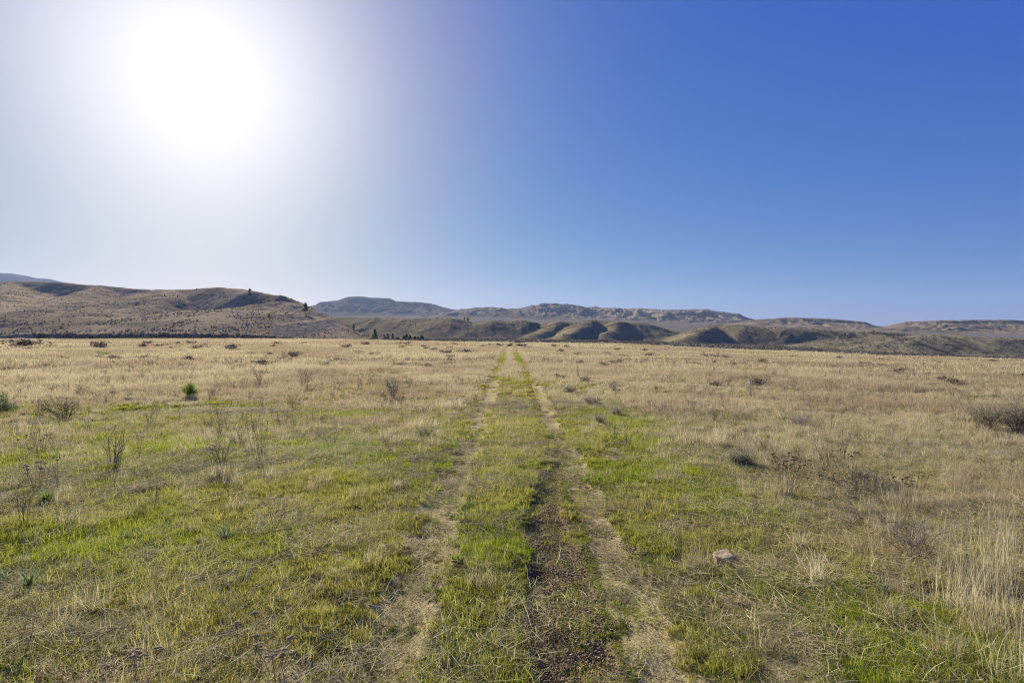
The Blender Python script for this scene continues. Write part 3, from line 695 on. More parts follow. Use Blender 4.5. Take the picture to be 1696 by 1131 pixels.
scatter('sagebrush_flat_growth', np.stack([x, y, z - .05], -1), np.stack([0 * x, 0 * x, rng.uniform(0, 6.28, m)], -1), rng.uniform(.4, 1.25, m), rng.integers(0, 3, m), np.clip(rng.normal(.65, .25, m), 0, 1), BUSHLOW)
# dark shrubby bank at the foot of the left hillside
x = rng.uniform(-395, -175, 4200); y = 444 + rng.normal(0, 3.4, 4200); 
k = (x / y > -.84) & (rng.random(4200) < .35 + .65 * ss(.4, .5, fbm(x / 18, y / 9, 211, 2))); x, y = x[k], y[k]; m = len(x)
scatter('creek_bank_brush', np.stack([x, y, np.maximum(gz(x, y), left_fn(x, y, x / y)) - .2], -1), np.stack([0 * x, 0 * x, rng.uniform(0, 6.28, m)], -1), rng.uniform(.5, 2.2, m), rng.integers(0, 3, m), np.clip(rng.normal(.45, .3, m), 0, 1), BUSHLOW)

# ------------------------------------------------------------------ single shrubs scattered across the grassland
BM = {}
for nm, mat, seeds in (('dark', veg_mat('dark_sage', [(0, (.035, .03, .024)), (.5, (.095, .082, .062)), (1, (.19, .165, .12))], .1), (21, 22, 23)),
                       ('red', veg_mat('reddish_brush', [(0, (.08, .05, .037)), (.5, (.18, .115, .085)), (1, (.30, .21, .155))], .15), (24, 25, 26)),
                       ('grey', veg_mat('grey_brush', [(0, (.09, .072, .055)), (.5, (.21, .175, .13)), (1, (.36, .31, .23))], .15), (27, 28, 29)),
                       ('green', M_LEAF, (30, 31, 32))):
    BM[nm] = [bush_mesh(s, 420, .6, mat, 1.0, .06) for s in seeds]
def far_bush(px, row, wpx, kind, label, group=None, k=0, hk=1., name='desert_shrub', cat='shrub'):
    p = gp(px, row); w = wpx / F * p.y
    o = link(name, BM[kind][k % 3], None, (p.x, p.y, p.z - .03), (0, 0, (k * 1.7) % 6.28), (w / 1.0, w / 1.0, w / 1.0 * hk))
    return tag(o, label, cat, group)
# those one can pick out
far_bush(165, 577, 26, 'red', 'broad reddish brown brush below the creek bank at the foot of the hillside', None, 1, .6)
far_bush(174, 589, 17, 'green', 'small green shrub alone in tall pale grass before the long hillside', None, 2, .55)
far_bush(45, 575, 56, 'red', 'long dark reddish thicket where the grassland meets the dark creek bank', None, 0, .35)
far_bush(272, 574, 13, 'dark', 'small dark shrub right of the broad reddish brush', None, 2, .6)
far_bush(330, 578, 20, 'red', 'low reddish shrub below the lone pine of the hillside', None, 2, .45)
far_bush(383, 579, 26, 'red', 'wide reddish brown brush below the olive knoll', None, 1, .45)
far_bush(573, 577, 15, 'dark', 'dark rounded shrub below the bare scree slope, biggest of its line', None, 0, .7)
far_bush(665, 577, 8, 'dark', 'tiny dark shrub before the pine row', None, 1, .8)
far_bush(705, 579, 9, 'dark', 'dark round shrub standing alone past the pine row', None, 2, .8)
far_bush(770, 585, 28, 'red', 'long low maroon brush left of the distant track bend', None, 0, .35)
far_bush(798, 575, 10, 'dark', 'small dark shrub near the far end of the track', None, 2, .6)
far_bush(676, 598, 9, 'dark', 'small blackish shrub in pale green grass left of the tracks', None, 1, .9)
far_bush(740, 586, 20, 'grey', 'low grey brown brush beside the long maroon one', None, 1, .5)
far_bush(968, 590, 8, 'dark', 'small dark shrub right of the far track bend', None, 2, .6)
far_bush(1152, 604, 18, 'dark', 'flat dark shrub in dry grass right of the black tipped rod', None, 0, .4)
far_bush(1060, 604, 16, 'grey', 'grey brush in the dry grass above the pale short peg', None, 1, .55)
far_bush(1302, 621, 14, 'dark', 'small dark shrub between the two wooden stakes', None, 2, .4)
far_bush(1500, 640, 22, 'grey', 'grey tuft of brush on the dry plain', None, 2, .45)
far_bush(1690, 628, 26, 'dark', 'dark shrub at the edge of the dry plain above the sagebrush pair', None, 1, .55)
far_bush(1256, 637, 24, 'dark', 'dark green bushy shrub just behind the tall wooden stake', None, 0, .72)
rngb = random.Random(11)
GROUPS = {'dark': ('small dark sagebrush dotting the far grassland', 'dark sagebrush dotted over the far grassland'),
          'red': ('low reddish brown brush patch in the far dry grass', 'reddish brush patches in the far grass'),
          'grey': ('small grey brown shrub half sunk in dry grass', 'grey shrubs half sunk in the dry grass')}
for i in range(205):
    t = rngb.random()
    px = rngb.uniform(-40, 1740); base = np.interp(px, [0, 800, 1250, 1700], [567, 569, 586, 601])
    row = base + 2 + 60 * t ** 1.9
    if abs(px - 850) < 60 and row > 578: continue
    kind = rngb.choice(['dark', 'red', 'grey', 'grey'] if t > .35 else ['dark', 'red', 'dark', 'red', 'grey'])
    w = rngb.uniform(4, 12) * (1 + 1.3 * t)
    if t > .5 and kind == 'dark': kind = 'grey'
    far_bush(px, row, w, kind, GROUPS[kind][0], GROUPS[kind][1], i, rngb.uniform(.4, .7))

# ------------------------------------------------------------------ plants near the viewer, each a thing with parts
def plant(name, label, px, row, parts, cat='plant', group=None, rz=None, s=.86):
    p = gp(px, row); e = empty(name, (p.x, p.y, p.z - .005), random.uniform(0, 6.28) if rz is None else rz, s)
    tag(e, label, cat, group)
    for nm, me in parts: link(nm, me, e)
    return e
def bare_shrub(seed, h, spread, n, r=.006, mat=M_TWIG, gens=2, kids=3, leafmat=None, per=3, leaf=.014, tuft=None, **kw):
    rng = np.random.default_rng(seed); mb = MB(); tips = twigs(rng, mb, n, h, spread, r, gens, kids, **kw)
    out = [('stems', mb.mesh('stems', [mat]))]
    if leafmat:
        lb = MB(); leaves(rng, lb, tips, per, leaf, leaf * 1.6); out.append(('foliage', lb.mesh('foliage', [leafmat])))
    if tuft:
        tb = MB(); tb.strips(*blades(rng, 260, tuft, .04, .17, .006, .6, .7, 4)); out.append(('grass_tuft', tb.mesh('grass_tuft', [M_GREEN])))
    return out
def umbel(rng, mb, c, r, n, kn=.006):
    mb.blob((c[0], c[1], c[2] + .1 * r), (r * .95, r * .95, r * .28), 7, .35, 1, .3)
    for i in range(n):
        a = rng.uniform(0, 6.28); q = r * rng.random() ** .5
        mb.blob((c[0] + q * math.cos(a), c[1] + q * math.sin(a), c[2] + .45 * r * (1 - (q / r) ** 2) + rng.normal(0, kn * .3)), (kn * rng.uniform(.8, 1.5), kn * 1.1, kn * .8), int(rng.integers(50)), rng.random(), 1 if kn > .0045 else 1, .4)
def yarrow(seed, n, h0, h1, spread, ur, mat=M_UMBEL, base=.08, kn=.006, nk=22, leafy=0, sub=1):
    rng = np.random.default_rng(seed); st = MB(); out = []
    for i in range(n):
        a = rng.uniform(0, 6.28); t = spread * rng.random() ** .7; h = rng.uniform(h0, h1)
        p = np.array([math.cos(a), math.sin(a), 0]) * base * rng.random(); pts = [p - (0, 0, .03)]; d = np.array([math.sin(t) * math.cos(a), math.sin(t) * math.sin(a), math.cos(t)])
        for k in range(4): d = d + rng.normal(0, .06, 3); d /= np.linalg.norm(d); pts.append(pts[-1] + d * h / 4)
        sh = rng.random(); st.tube(pts, np.linspace(.0036, .002, 5), 4, sh, False)
        top = pts[-1]; hb = MB(); m = int(rng.integers(2, 5))
        for q in range(m):
            c = top + np.array([rng.uniform(-ur, ur) * .6, rng.uniform(-ur, ur) * .6, rng.uniform(.0, .012)])
            st.tube([pts[3] + (pts[4] - pts[3]) * .4, (pts[4] + c) / 2 - (0, 0, .006), c], [.002, .0015, .001], 3, sh, False)
            umbel(rng, hb, c, ur * rng.uniform(.5, .9), nk, kn)
        out.append(('flower_head', hb.mesh('flower_head', [mat])))
    out.insert(0, ('stalks', st.mesh('stalks', [M_STALK])))
    if leafy:
        lb = MB(); lb.strips(*blades(rng, leafy, .16, .05, .16, .012, .7, .5, 4)); out.append(('leaves', lb.mesh('leaves', [M_GREYLEAF])))
    return out
def grass_bunch(seed, n, rad, h0, h1, w, lean=.25, curl=.35, heads=0, mat=M_STRAW):
    rng = np.random.default_rng(seed); mb = MB(); P, W, sd, rn = blades(rng, n, rad, h0, h1, w, lean, curl, 7, .35, 1); mb.strips(P, W, sd, rn)
    out = [('blades', mb.mesh('blades', [mat]))]
    if heads:
        hb = MB()
        for i in rng.choice(n, heads, False):
            a, b = P[i, -2], P[i, -1]
            for q in range(26):
                c = a + (b - a) * q / 20 + rng.normal(0, .004, 3); hb.blob(c, (.0028, .0028, .009), q, rng.uniform(.5, 1), 1, .2)
        out.append(('seed_heads', hb.mesh('seed_heads', [M_SEED])))
    return out
def rosette(seed, n, L, w, mat=M_LUPINE, st=.25, fingers=1):
    rng = np.random.default_rng(seed); mb = MB()
    P, W, sd, rn = blades(rng, n, L * .15, L * .6, L * 1.1, w, .75, .45, 6, .2, 1)
    W = w * np.array([.35, .8, 1, .9, .6, .08])[None] * np.ones((n, 1)) * .5
    mb.strips(P, W, sd, rn); return [('leaves', mb.mesh('leaves', [mat]))]

# left half
plant('rabbitbrush', 'bright green leafy topped shrub with bare grey stems left of the tracks', 311, 661, bare_shrub(41, .78, .62, 16, .010, M_TWIG, 2, 4, M_LEAF, 5, .024, wig=.08, up=.06), 'shrub')
plant('dead_shrub', 'wide bare fan of dark twigs left of the bright green shrub', 107, 697, bare_shrub(42, 1.0, .85, 22, .009, veg_mat('dark_twigs', [(0, (.035, .026, .026)), (1, (.13, .10, .09))], 0), 2, 4, wig=.12), 'shrub')
plant('rabbitbrush', 'blue green shrub with needle leaves cut by the photo edge', -8, 692, bare_shrub(43, 1.35, .8, 18, .010, M_STALK, 2, 4, veg_mat('bluish_leaves', [(0, (.07, .11, .045)), (.5, (.15, .21, .085)), (1, (.28, .35, .15))], .3), 8, .032, wig=.1), 'shrub', s=.62)
plant('rabbitbrush', 'tall upright bare stems like a broom, green tuft at their foot', 190, 775, bare_shrub(44, .95, .30, 15, .0065, M_TWIG, 1, 3, tuft=.16, wig=.07, up=.05, base=.14), 'shrub')
plant('yarrow', 'cluster of brown yarrow stalks with flat heads, above a leafy green mat', 64, 812, yarrow(45, 17, .40, .62, .38, .035, M_UMBEL, .15, .006, 16, 90), 'plant')
plant('yarrow', 'loose dark yarrow stand behind the brown yarrow cluster', 62, 752, yarrow(46, 14, .4, .6, .45, .03, M_RUSTY, .2, .006, 14, 40), 'plant')
plant('dead_stalk', 'single thin dark forked stalk beside the leafy green mat', 98, 815, bare_shrub(47, .85, .12, 3, .005, M_TWIG, 1, 2, wig=.06), 'plant')
plant('lupine', 'low bushy green mat of leaves below the brown yarrow cluster', 78, 832, rosette(48, 110, .22, .016, M_LEAF), 'plant')
plant('sagebrush', 'low v shaped dark twigged shrub with tiny leaves, left of the thin tall stalks', 366, 764, bare_shrub(49, .62, .65, 15, .0065, M_TWIG, 2, 3, M_GREYLEAF, 2, .012, tuft=.2, wig=.1), 'shrub')
plant('sagebrush', 'small dark shrub behind the v shaped one', 396, 738, bare_shrub(50, .42, .8, 16, .006, M_TWIG, 2, 3, M_GREYLEAF, 3, .012), 'shrub')
plant('yarrow', 'thin tall pale stalks with tiny heads over a dark green foot, left of the tracks', 428, 754, yarrow(51, 13, .55, .95, .28, .022, M_UMBEL, .24, .005, 9, 90), 'plant')
plant('dead_shrub', 'round grey mat of fine dead twigs lying in green grass', 366, 803, bare_shrub(52, .42, 1.25, 60, .004, veg_mat('mauve_twigs', [(0, (.09, .07, .07)), (1, (.30, .25, .24))], 0), 2, 3, wig=.2, droop=.06), 'shrub')
plant('dead_stalk', 'few thin dark stalks leaning beside two bleached curved sticks', 256, 828, bare_shrub(53, .62, .14, 5, .004, M_TWIG, 1, 2, wig=.06), 'plant')
plant('sagebrush', 'dark v shaped shrub alone in pale grass left of the tracks', 650, 661, bare_shrub(54, .95, .42, 20, .010, M_TWIG, 1, 4, M_GREYLEAF, 4, .03, wig=.06, up=.06), 'shrub')
plant('dead_shrub', 'tall wispy dead stems behind the thin pale stalks', 508, 645, bare_shrub(55, 1.5, .28, 10, .008, M_TWIG, 2, 4), 'shrub')
plant('dead_shrub', 'wispy brown dead stems left of the tall wispy ones', 430, 640, bare_shrub(56, 1.5, .32, 10, .008, M_TWIG, 2, 4), 'shrub')
plant('dead_stalk', 'sparse spreading stalks forming a v in mid grass', 550, 740, bare_shrub(57, .78, .6, 7, .005, M_TWIG, 2, 2, tuft=.12), 'plant')
plant('dead_stalk', 'curly bleached dead weed right of the grey green tuft', 488, 702, bare_shrub(58, .55, .5, 7, .005, M_TWIG_PALE, 2, 3, tuft=.14), 'plant')
plant('sagebrush', 'dark woody clump at the foot of a golden grass mound left of the tracks', 700, 724, bare_shrub(59, .42, 1.0, 30, .006, M_TWIG, 2, 3, M_GREYLEAF, 2, .012), 'shrub')
plant('grass_bunch', 'golden mound of dry grass behind the dark woody clump', 700, 708, grass_bunch(60, 900, .55, .2, .55, .005, .4, .9), 'grass')
plant('grass_bunch', 'pale golden grass mound left of the far tracks', 742, 676, grass_bunch(61, 700, .7, .2, .6, .007, .4, .9), 'grass')
for i, (px, row, L, lab) in enumerate(((371, 893, .16, 'pale green leafy rosette in moss, middle of the near left field'), (208, 893, .12, 'small pale green rosette beside dead twigs'), (48, 975, .17, 'pale green rosette near the photo edge over flattened straw'),
                                       (353, 850, .10, 'tiny pale green sprout above the larger rosette'), (6, 962, .14, 'pale green rosette cut by the photo edge'), (395, 715, .2, 'pale green weed in grass above the thin pale stalks'), (1462, 980, .12, 'curled grey green rosette in the grass by the tall stalks'))):
    plant('leafy_rosette', lab, px, row, rosette(70 + i, 26, L * 1.45, L * .12), 'plant')
# front left corner
def yarrow_head_set(seed, heads, label, px, row):
    """heads: (dx, dz, r) flat grey brown flower heads, each on its own stalk"""
    rng = np.random.default_rng(seed); st = MB(); parts = []
    for dx, dz, r in heads:
        dy = rng.normal(0, .06); c = np.array([dx, dy, dz]); b = np.array([dx * .25, dy * .3, -.03])
        st.tube([b, b * .5 + c * .5 + rng.normal(0, .01, 3), c - (0, 0, .045)], [.004, .0035, .003], 4, rng.random(), False)
        hb = MB()
        for q in range(int(6 + r * 70)):
            a = rng.uniform(0, 6.28); t = r * rng.random() ** .5; cc = c + np.array([t * math.cos(a), t * math.sin(a), .6 * (r - t)])
            st.tube([c - (0, 0, .045), cc - (0, 0, .006)], [.002, .0014], 3, rng.random(), False)
            umbel(rng, hb, cc, .017, 16, .0042)
        parts.append(('flower_head', hb.mesh('flower_head', [M_UMBEL])))
    parts.insert(0, ('stalks', st.mesh('stalks', [M_STALK])))
    plant('yarrow', label, px, row, parts, 'plant', rz=0)
yarrow_head_set(81, ((-.03, .24, .055), (.05, .27, .05), (.0, .20, .05), (.16, .27, .035)), 'big grey brown yarrow heads above the pinkish seed stalks', 224, 1131)
yarrow_head_set(82, ((-.05, .14, .04), (.03, .10, .045)), 'low grey brown yarrow heads among the pinkish seed stalks', 172, 1140)
yarrow_head_set(83, ((-.11, .26, .03), (.0, .19, .05), (.09, .22, .03), (.11, .13, .032), (.13, .29, .026), (.07, .16, .03)), 'yarrow with clustered tan heads in dark green grass', 458, 1112)
yarrow_head_set(84, ((.0, .30, .035), (.09, .33, .02)), 'single tan yarrow head on a long stalk left of the clustered ones', 402, 1085)
yarrow_head_set(85, ((-.03, .13, .028),), 'small tan yarrow head lying low beside the clustered ones', 424, 1085)
for i, (px, row, lab, h) in enumerate(((100, 1140, 'pinkish seed stalks at the very corner of the meadow', .2), (135, 1150, 'pinkish seed stalks between the corner ones and the low yarrow', .24), (185, 1150, 'pinkish seed stalks in front of the big yarrow heads', .25), (75, 1128, 'thin pinkish seed stalk leaning out of moss', .17), (250, 1150, 'pinkish seed stalks right of the big yarrow heads', .2))):
    rng = np.random.default_rng(90 + i); st = MB(); sd = MB()
    for q in range(8):
        a = rng.uniform(0, 6.28); t = rng.uniform(0, .45); hh = h * rng.uniform(.7, 1.1); tip = np.array([math.sin(t) * math.cos(a), math.sin(t) * math.sin(a), math.cos(t)]) * hh
        b0 = rng.normal(0, .03, 3) * (1, 1, 0); st.tube([b0, b0 + tip * .5, b0 + tip], [.002, .0016, .001], 3, .6, False)
        n = 34; tt = rng.uniform(.3, 1, n)[:, None]; C = b0 + tip * tt + rng.normal(0, .006, (n, 3)); d = rng.normal(0, 1, (n, 3)); d /= np.linalg.norm(d, axis=1, keepdims=True); o = np.cross(d, rng.normal(0, 1, (n, 3))); o /= np.linalg.norm(o, axis=1, keepdims=True)
        sd.quads(C, d * .006, o * .0045, rng.random(n))
    plant('seed_stalks', lab, px, row, [('stalks', st.mesh('stalks', [M_STALK])), ('seed_husks', sd.mesh('seed_husks', [M_SEED]))], 'plant')
plant('dead_stalk', 'tall thin forked dead weed standing between the tracks at the very front', 772, 1108, bare_shrub(62, .62, .20, 3, .0045, M_STALK, 2, 2, wig=.06), 'plant')
plant('dead_shrub', 'low dark crown of broken twigs in the strip between the tracks', 752, 1112, bare_shrub(63, .16, 1.2, 40, .004, veg_mat('blackened_twigs', [(0, (.025, .018, .015)), (1, (.10, .075, .06))], 0), 1, 3, wig=.2), 'shrub')
plant('dead_shrub', 'flattened dead twigs lying on moss in the near left field', 398, 985, bare_shrub(64, .5, 1.35, 12, .0035, M_TWIG_PALE, 2, 3, wig=.12, droop=.03), 'shrub')
plant('dead_shrub', 'tangled grey dead twigs at the near left edge', 62, 905, bare_shrub(65, .4, 1.3, 18, .0035, M_TWIG, 2, 3, wig=.18, droop=.04), 'shrub')
# centre right
plant('sagebrush', 'grey fuzzy shrub with a green patch in front, right of the tracks', 995, 703, bare_shrub(66, .42, .5, 30, .006, M_TWIG, 2, 3, M_SAGENEAR, 2, .014), 'shrub')
plant('sagebrush', 'rounded grey shrub behind the fuzzy one, right of the tracks', 1020, 689, bare_shrub(67, .40, .8, 34, .006, M_TWIG, 2, 3, M_SAGENEAR, 2, .016), 'shrub')
plant('sagebrush', 'dark grey low shrub close to the black tipped rod', 942, 652, bare_shrub(68, .55, 1.0, 34, .008, M_TWIG, 2, 3, M_SAGENEAR, 3, .022), 'shrub')
plant('sagebrush', 'grey brown shrub in front of the dark low one, right of the tracks', 978, 669, bare_shrub(69, .5, .8, 26, .007, M_TWIG, 2, 3, M_SAGENEAR, 2, .018), 'shrub')
plant('sagebrush', 'wispy grey shrub between the rod and the wooden stake', 1018, 648, bare_shrub(101, .7, .6, 22, .008, M_TWIG, 2, 3), 'shrub')
plant('sagebrush', 'pale lilac grey dead shrub in dry grass right of the leaning grass bunch', 1322, 706, bare_shrub(102, .55, .9, 40, .006, veg_mat('lilac_twigs', [(0, (.17, .14, .12)), (1, (.42, .37, .33))], 0), 2, 4), 'shrub')
plant('sagebrush', 'dense olive sagebrush, smaller of the pair in dry grass', 1640, 717, bare_shrub(103, .95, .42, 30, .010, M_TWIG, 2, 4, M_GREYLEAF, 4, .016), 'shrub')
plant('sagebrush', 'dense dark sagebrush, larger of the pair in dry grass', 1686, 722, bare_shrub(104, 1.2, .5, 40, .010, M_TWIG, 2, 4, M_GREYLEAF, 4, .016), 'shrub')
plant('sagebrush', 'dark green clump sunk in grass left of the rusty headed stand', 1222, 770, bare_shrub(105, .38, .9, 40, .006, M_TWIG, 2, 3, M_GREYLEAF, 5, .014), 'shrub')
plant('grass_bunch', 'pale dry grass bunch leaning over near the dark green clump', 1185, 740, grass_bunch(106, 260, .22, .35, .75, .006, .45, .5), 'grass')
plant('yarrow', 'tall dense stand of yarrow with rusty flat heads', 1302, 825, yarrow(107, 30, .55, .78, .34, .032, M_RUSTY, .17, .0055, 18, 50), 'plant')
plant('yarrow', 'lower rusty yarrow stalks just right of the dense stand', 1362, 822, yarrow(108, 13, .35, .52, .3, .028, M_RUSTY, .16, .0055, 14, 30), 'plant')
plant('yarrow', 'yarrow group with tan heads above the dark fallen brush', 1405, 790, yarrow(109, 13, .42, .6, .28, .028, M_RUSTY, .14, .0055, 14, 30), 'plant')
plant('yarrow', 'reddish yarrow heads behind the branching dead bush', 1502, 850, yarrow(110, 14, .5, .68, .35, .030, M_RUSTY, .2, .0055, 14, 30), 'plant')
plant('dead_shrub', 'long low heap of dark dead brush in dry grass', 1425, 812, bare_shrub(111, .55, 1.25, 60, .0055, veg_mat('dark_dead_twigs', [(0, (.04, .03, .028)), (1, (.17, .14, .12))], 0), 2, 3, wig=.2, base=.35), 'shrub')
plant('dead_shrub', 'open branching dead bush with many fine brown twigs', 1515, 925, bare_shrub(112, .85, .62, 20, .0055, M_TWIG, 2, 4, wig=.12), 'shrub')
plant('grass_bunch', 'silver seed headed grass bunch right of the rock', 1322, 905, grass_bunch(113, 130, .08, .2, .42, .005, .5, .6, 9), 'grass')
plant('grass_bunch', 'straw coloured grass bunch lying over beside the silver headed one', 1352, 968, grass_bunch(114, 130, .10, .3, .6, .005, .9, .5), 'grass')
for i, (px, row, n, h0, h1, rad, lab) in enumerate((
        (1588, 1010, 75, .65, 1.2, .20, 'tall golden rye grass, densest bunch in front of the dead bush'), (1655, 1040, 85, .7, 1.25, .20, 'tall golden rye grass at the near right corner of the meadow'),
        (1690, 960, 75, .7, 1.3, .26, 'tall golden rye grass cut by the photo edge'), (1530, 1000, 16, .35, .7, .14, 'few short golden stems left of the tall rye grass'),
        (1470, 960, 9, .4, .75, .22, 'thin scattered golden stems beside the open dead bush'), (1620, 930, 34, .6, 1.1, .3, 'sparse tall rye grass behind the densest bunch'),
        (1690, 1130, 70, .5, 1.0, .2, 'dense rye grass at the lowest right edge'), (1425, 935, 5, .4, .6, .12, 'three or four lone golden stems above green grass'))):
    plant('rye_grass', lab, px, row, grass_bunch(120 + i, n, rad * 1.3, h0 * .8, h1 * .9, .0038, .16, .22, 0), 'grass')
# fallen sticks and stems, bleached
def stick(px, row, ang, L, r, label, forks=0, seed=0, mat=M_TWIG_PALE, lift=.03, curve=.1):
    rng = np.random.default_rng(seed + 500); p = gp(px, row); st = MB()
    pts = []; a = 0; q = np.array([0., 0, 0]); n = 7
    for i in range(n):
        gx = p.x + q[0] * math.cos(ang) - q[1] * math.sin(ang); gy = p.y + q[0] * math.sin(ang) + q[1] * math.cos(ang)
        pts.append(np.array([gx - p.x, gy - p.y, float(gz(gx, gy)) - p.z + lift + .012 * i])); a += rng.normal(0, curve); q = q + np.array([math.cos(a), math.sin(a), 0]) * L / (n - 1)
    st.tube(pts, np.linspace(r, r * .35, n), 5, .7, False); parts = [('stick', st)]
    e = MB()
    for f in range(forks):
        i = int(rng.integers(1, n - 1)); b = pts[i]; d = (pts[i + 1] - b) + rng.normal(0, L * .07, 3); d[2] = abs(d[2]) + .02
        st.tube([b, b + d * .9, b + d * 1.8 + rng.normal(0, .01, 3)], [r * .6, r * .4, r * .2], 4, .6, False)
    o = link('fallen_stick', st.mesh('fallen_stick', [mat]), None, p); tag(o, label, 'stick')
stick(660, 800, -.9, .45, .006, 'forked bleached stick lying left of the left wheel track', 6, 1)
stick(205, 812, -1.0, .22, .006, 'short curved white stick in green grass', 0, 2, curve=.25)
stick(262, 838, .9, .32, .005, 'bleached stick beside the thin leaning stalks', 1, 3)
stick(150, 758 + 230, .35, .55, .003, 'long thin pale stem lying across moss in the near left field', 2, 4)
stick(255, 1085, .38, .75, .004, 'long pale stem lying from the big yarrow heads towards the track', 4, 5)
stick(845, 990, -1.0, .6, .003, 'thin pale straw lying across the strip between the tracks', 0, 6, M_STRAW)
stick(970, 945, -.9, .5, .003, 'pale straw lying over the grass right of the dark rut', 0, 7, M_STRAW)
stick(1440, 1000, -.85, .75, .004, 'long pale straw leaning across green grass towards the corner', 0, 8, M_STRAW)
stick(1148, 905, -.85, .3, .004, 'bundle of pale straw by the rock', 3, 9, M_STRAW)
stick(690, 803 + 140, .5, .3, .003, 'short straw lying on the left wheel track', 0, 10, M_STRAW)

# ------------------------------------------------------------------ rock, clods, stakes
def rock(px, row, size, label, mat, seed, name='rock', flat=.6, yaw=.4):
    import bmesh
    p = gp(px, row); bm = bmesh.new(); bmesh.ops.create_icosphere(bm, subdivisions=4, radius=1)
    V = np.array([v.co[:] for v in bm.verts])
    rng = np.random.default_rng(seed)
    for k in range(11):     # knock flat faces into it
        n = rng.normal(0, 1, 3); n[2] = abs(n[2]) * .9 + .05 if k < 5 else n[2]; n /= np.linalg.norm(n); h = rng.uniform(.55, .82); dd = V @ n - h; V = V - np.outer(np.maximum(dd, 0), n)
    V = V * (1 + .10 * (fbm(V[:, 0] * 3 + 5, V[:, 1] * 3 + V[:, 2] * 4, seed, 4) - .5))[:, None]
    for v, c in zip(bm.verts, V): v.co = c
    me = bpy.data.meshes.new(name); bm.to_mesh(me); bm.free(); me.materials.append(mat)
    o = link(name, me, None, (p.x, p.y, p.z + size[2] * .32), (0, .1, yaw), size); tag(o, label, name if name != 'soil_clod' else 'clod'); return o
M_ROCK = plain_mat('tan_rock', (.36, .245, .115), (.72, .545, .29), 3.5, .9, .05)
M_EARTH = plain_mat('dry_earth', (.15, .10, .05), (.34, .235, .12), 5, .95, .06)
rock(1203, 934, (.165, .125, .15), 'tan angular rock half buried in grass right of the tracks', M_ROCK, 3)
for i, (px, row, s, lab) in enumerate(((1238, 1004, .13, 'reddish clod of earth on the bare patch below the rock'), (1272, 1028, .11, 'dark crumbly clod at the low end of the bare patch'), (1186, 968, .08, 'small brown clod just below the rock'), (1378, 1078, .06, 'small reddish molehill clod in green grass'))):
    rock(px, row, (s * 1.05, s * .8, s * .34), lab, M_EARTH, 30 + i, 'soil_clod')
rng = np.random.default_rng(404)
for i in range(34):
    # small clods along the fresh rut and the bare patch, nothing tells them apart
    if i < 20: px_, row_ = rng.uniform(890, 960), rng.uniform(860, 1120)
    else: t = rng.random(); px_, row_ = 1165 + 125 * t + rng.normal(0, 12), 950 + 85 * t + rng.normal(0, 8)
    s = rng.uniform(.018, .04); o = rock(px_, row_, (s * 1.2, s, s * .7), 'small crumb of dark soil in the fresh rut' if i < 20 else 'small brown crumb of soil below the rock', M_EARTH, 60 + i, 'soil_clod')
    o['group'] = 'clods in the fresh rut' if i < 20 else 'clods on the bare patch below the rock'

M_LATH = plain_mat('weathered_white_wood', (.50, .44, .33), (.80, .73, .60), 14, .8, .003)
M_DARKW = plain_mat('grey_wood', (.10, .085, .075), (.24, .21, .18), 14, .8, .003)
M_BLACK = plain_mat('black_rod', (.015, .015, .016), (.035, .035, .038), 10, .6, .002)
M_PALE = plain_mat('pale_sleeve', (.55, .50, .42), (.74, .69, .60), 10, .6, .002)
def lath(w, t, h, pointed=True):
    mb = MB(); z1 = h - (w * .5 if pointed else 0); c = w / 2; t = t / 2; b = .008
    ring = [(-c + b, -t), (c - b, -t), (c, -t + b * .5), (c, t - b * .5), (c - b, t), (-c + b, t), (-c, t - b * .5), (-c, -t + b * .5)]
    zs = [(-.15, 1), (z1 * .5, 1), (z1, 1), (h, .35)]
    V = [(x * s + .006 * math.sin(z * 7), y * s, z) for z, s in zs for x, y in ring]; f = [(i * 8 + j, i * 8 + (j + 1) % 8, i * 8 + 8 + (j + 1) % 8, i * 8 + 8 + j) for i in range(3) for j in range(8)]
    mb.add(V, f4=f, rnd=.5); mb.add([V[24 + j] for j in range(8)], f3=[(0, j, j + 1) for j in range(1, 7)], rnd=.5); return mb
p = gp(1243, 659); e = empty('survey_stake', p, .5); tag(e, 'tall weathered white wooden stake standing in dry grass', 'stake')
link('lath', lath(.075, .03, .80).mesh('lath', [M_LATH]), e, (0, 0, 0), (0, .02, .3))
link('back_lath', lath(.06, .03, .72).mesh('back_lath', [M_DARKW]), e, (.055, .02, 0), (0, .07, 1.2))
p = gp(1390, 624); o = link('survey_stake', lath(.10, .05, .52).mesh('survey_stake', [M_LATH]), None, p, (0, 0, .3)); tag(o, 'short pale stake far out on the dry plain', 'stake')
p = gp(1182, 618); o = link('survey_stake', lath(.12, .05, .5).mesh('survey_stake', [M_PALE]), None, p, (0, 0, .2)); tag(o, 'short whitish stake between the black tipped rod and the tall wooden stake', 'stake')
p = gp(957, 628); e = empty('marker_rod', p); tag(e, 'thin black tipped rod with a pale sleeve in dry grass right of the tracks', 'marker')
mb = MB(); mb.tube([(0, 0, -.1), (0, 0, .3), (.005, 0, .78)], [.022, .022, .022], 8); link('rod', mb.mesh('rod', [M_BLACK], True), e)
mb = MB(); mb.tube([(0, 0, .0), (0, 0, .2), (0, 0, .36), (0, 0, .40)], [.055, .055, .05, .026], 10); link('sleeve', mb.mesh('sleeve', [M_PALE], True), e)
p = gp(926, 604); mb = MB(); mb.tube([(0, 0, -.1), (0, 0, .3), (0, 0, .62)], [.03, .03, .03], 8); o = link('marker_rod', mb.mesh('marker_rod', [M_LATH], True), None, p); tag(o, 'small pale peg beyond the black tipped rod', 'marker')

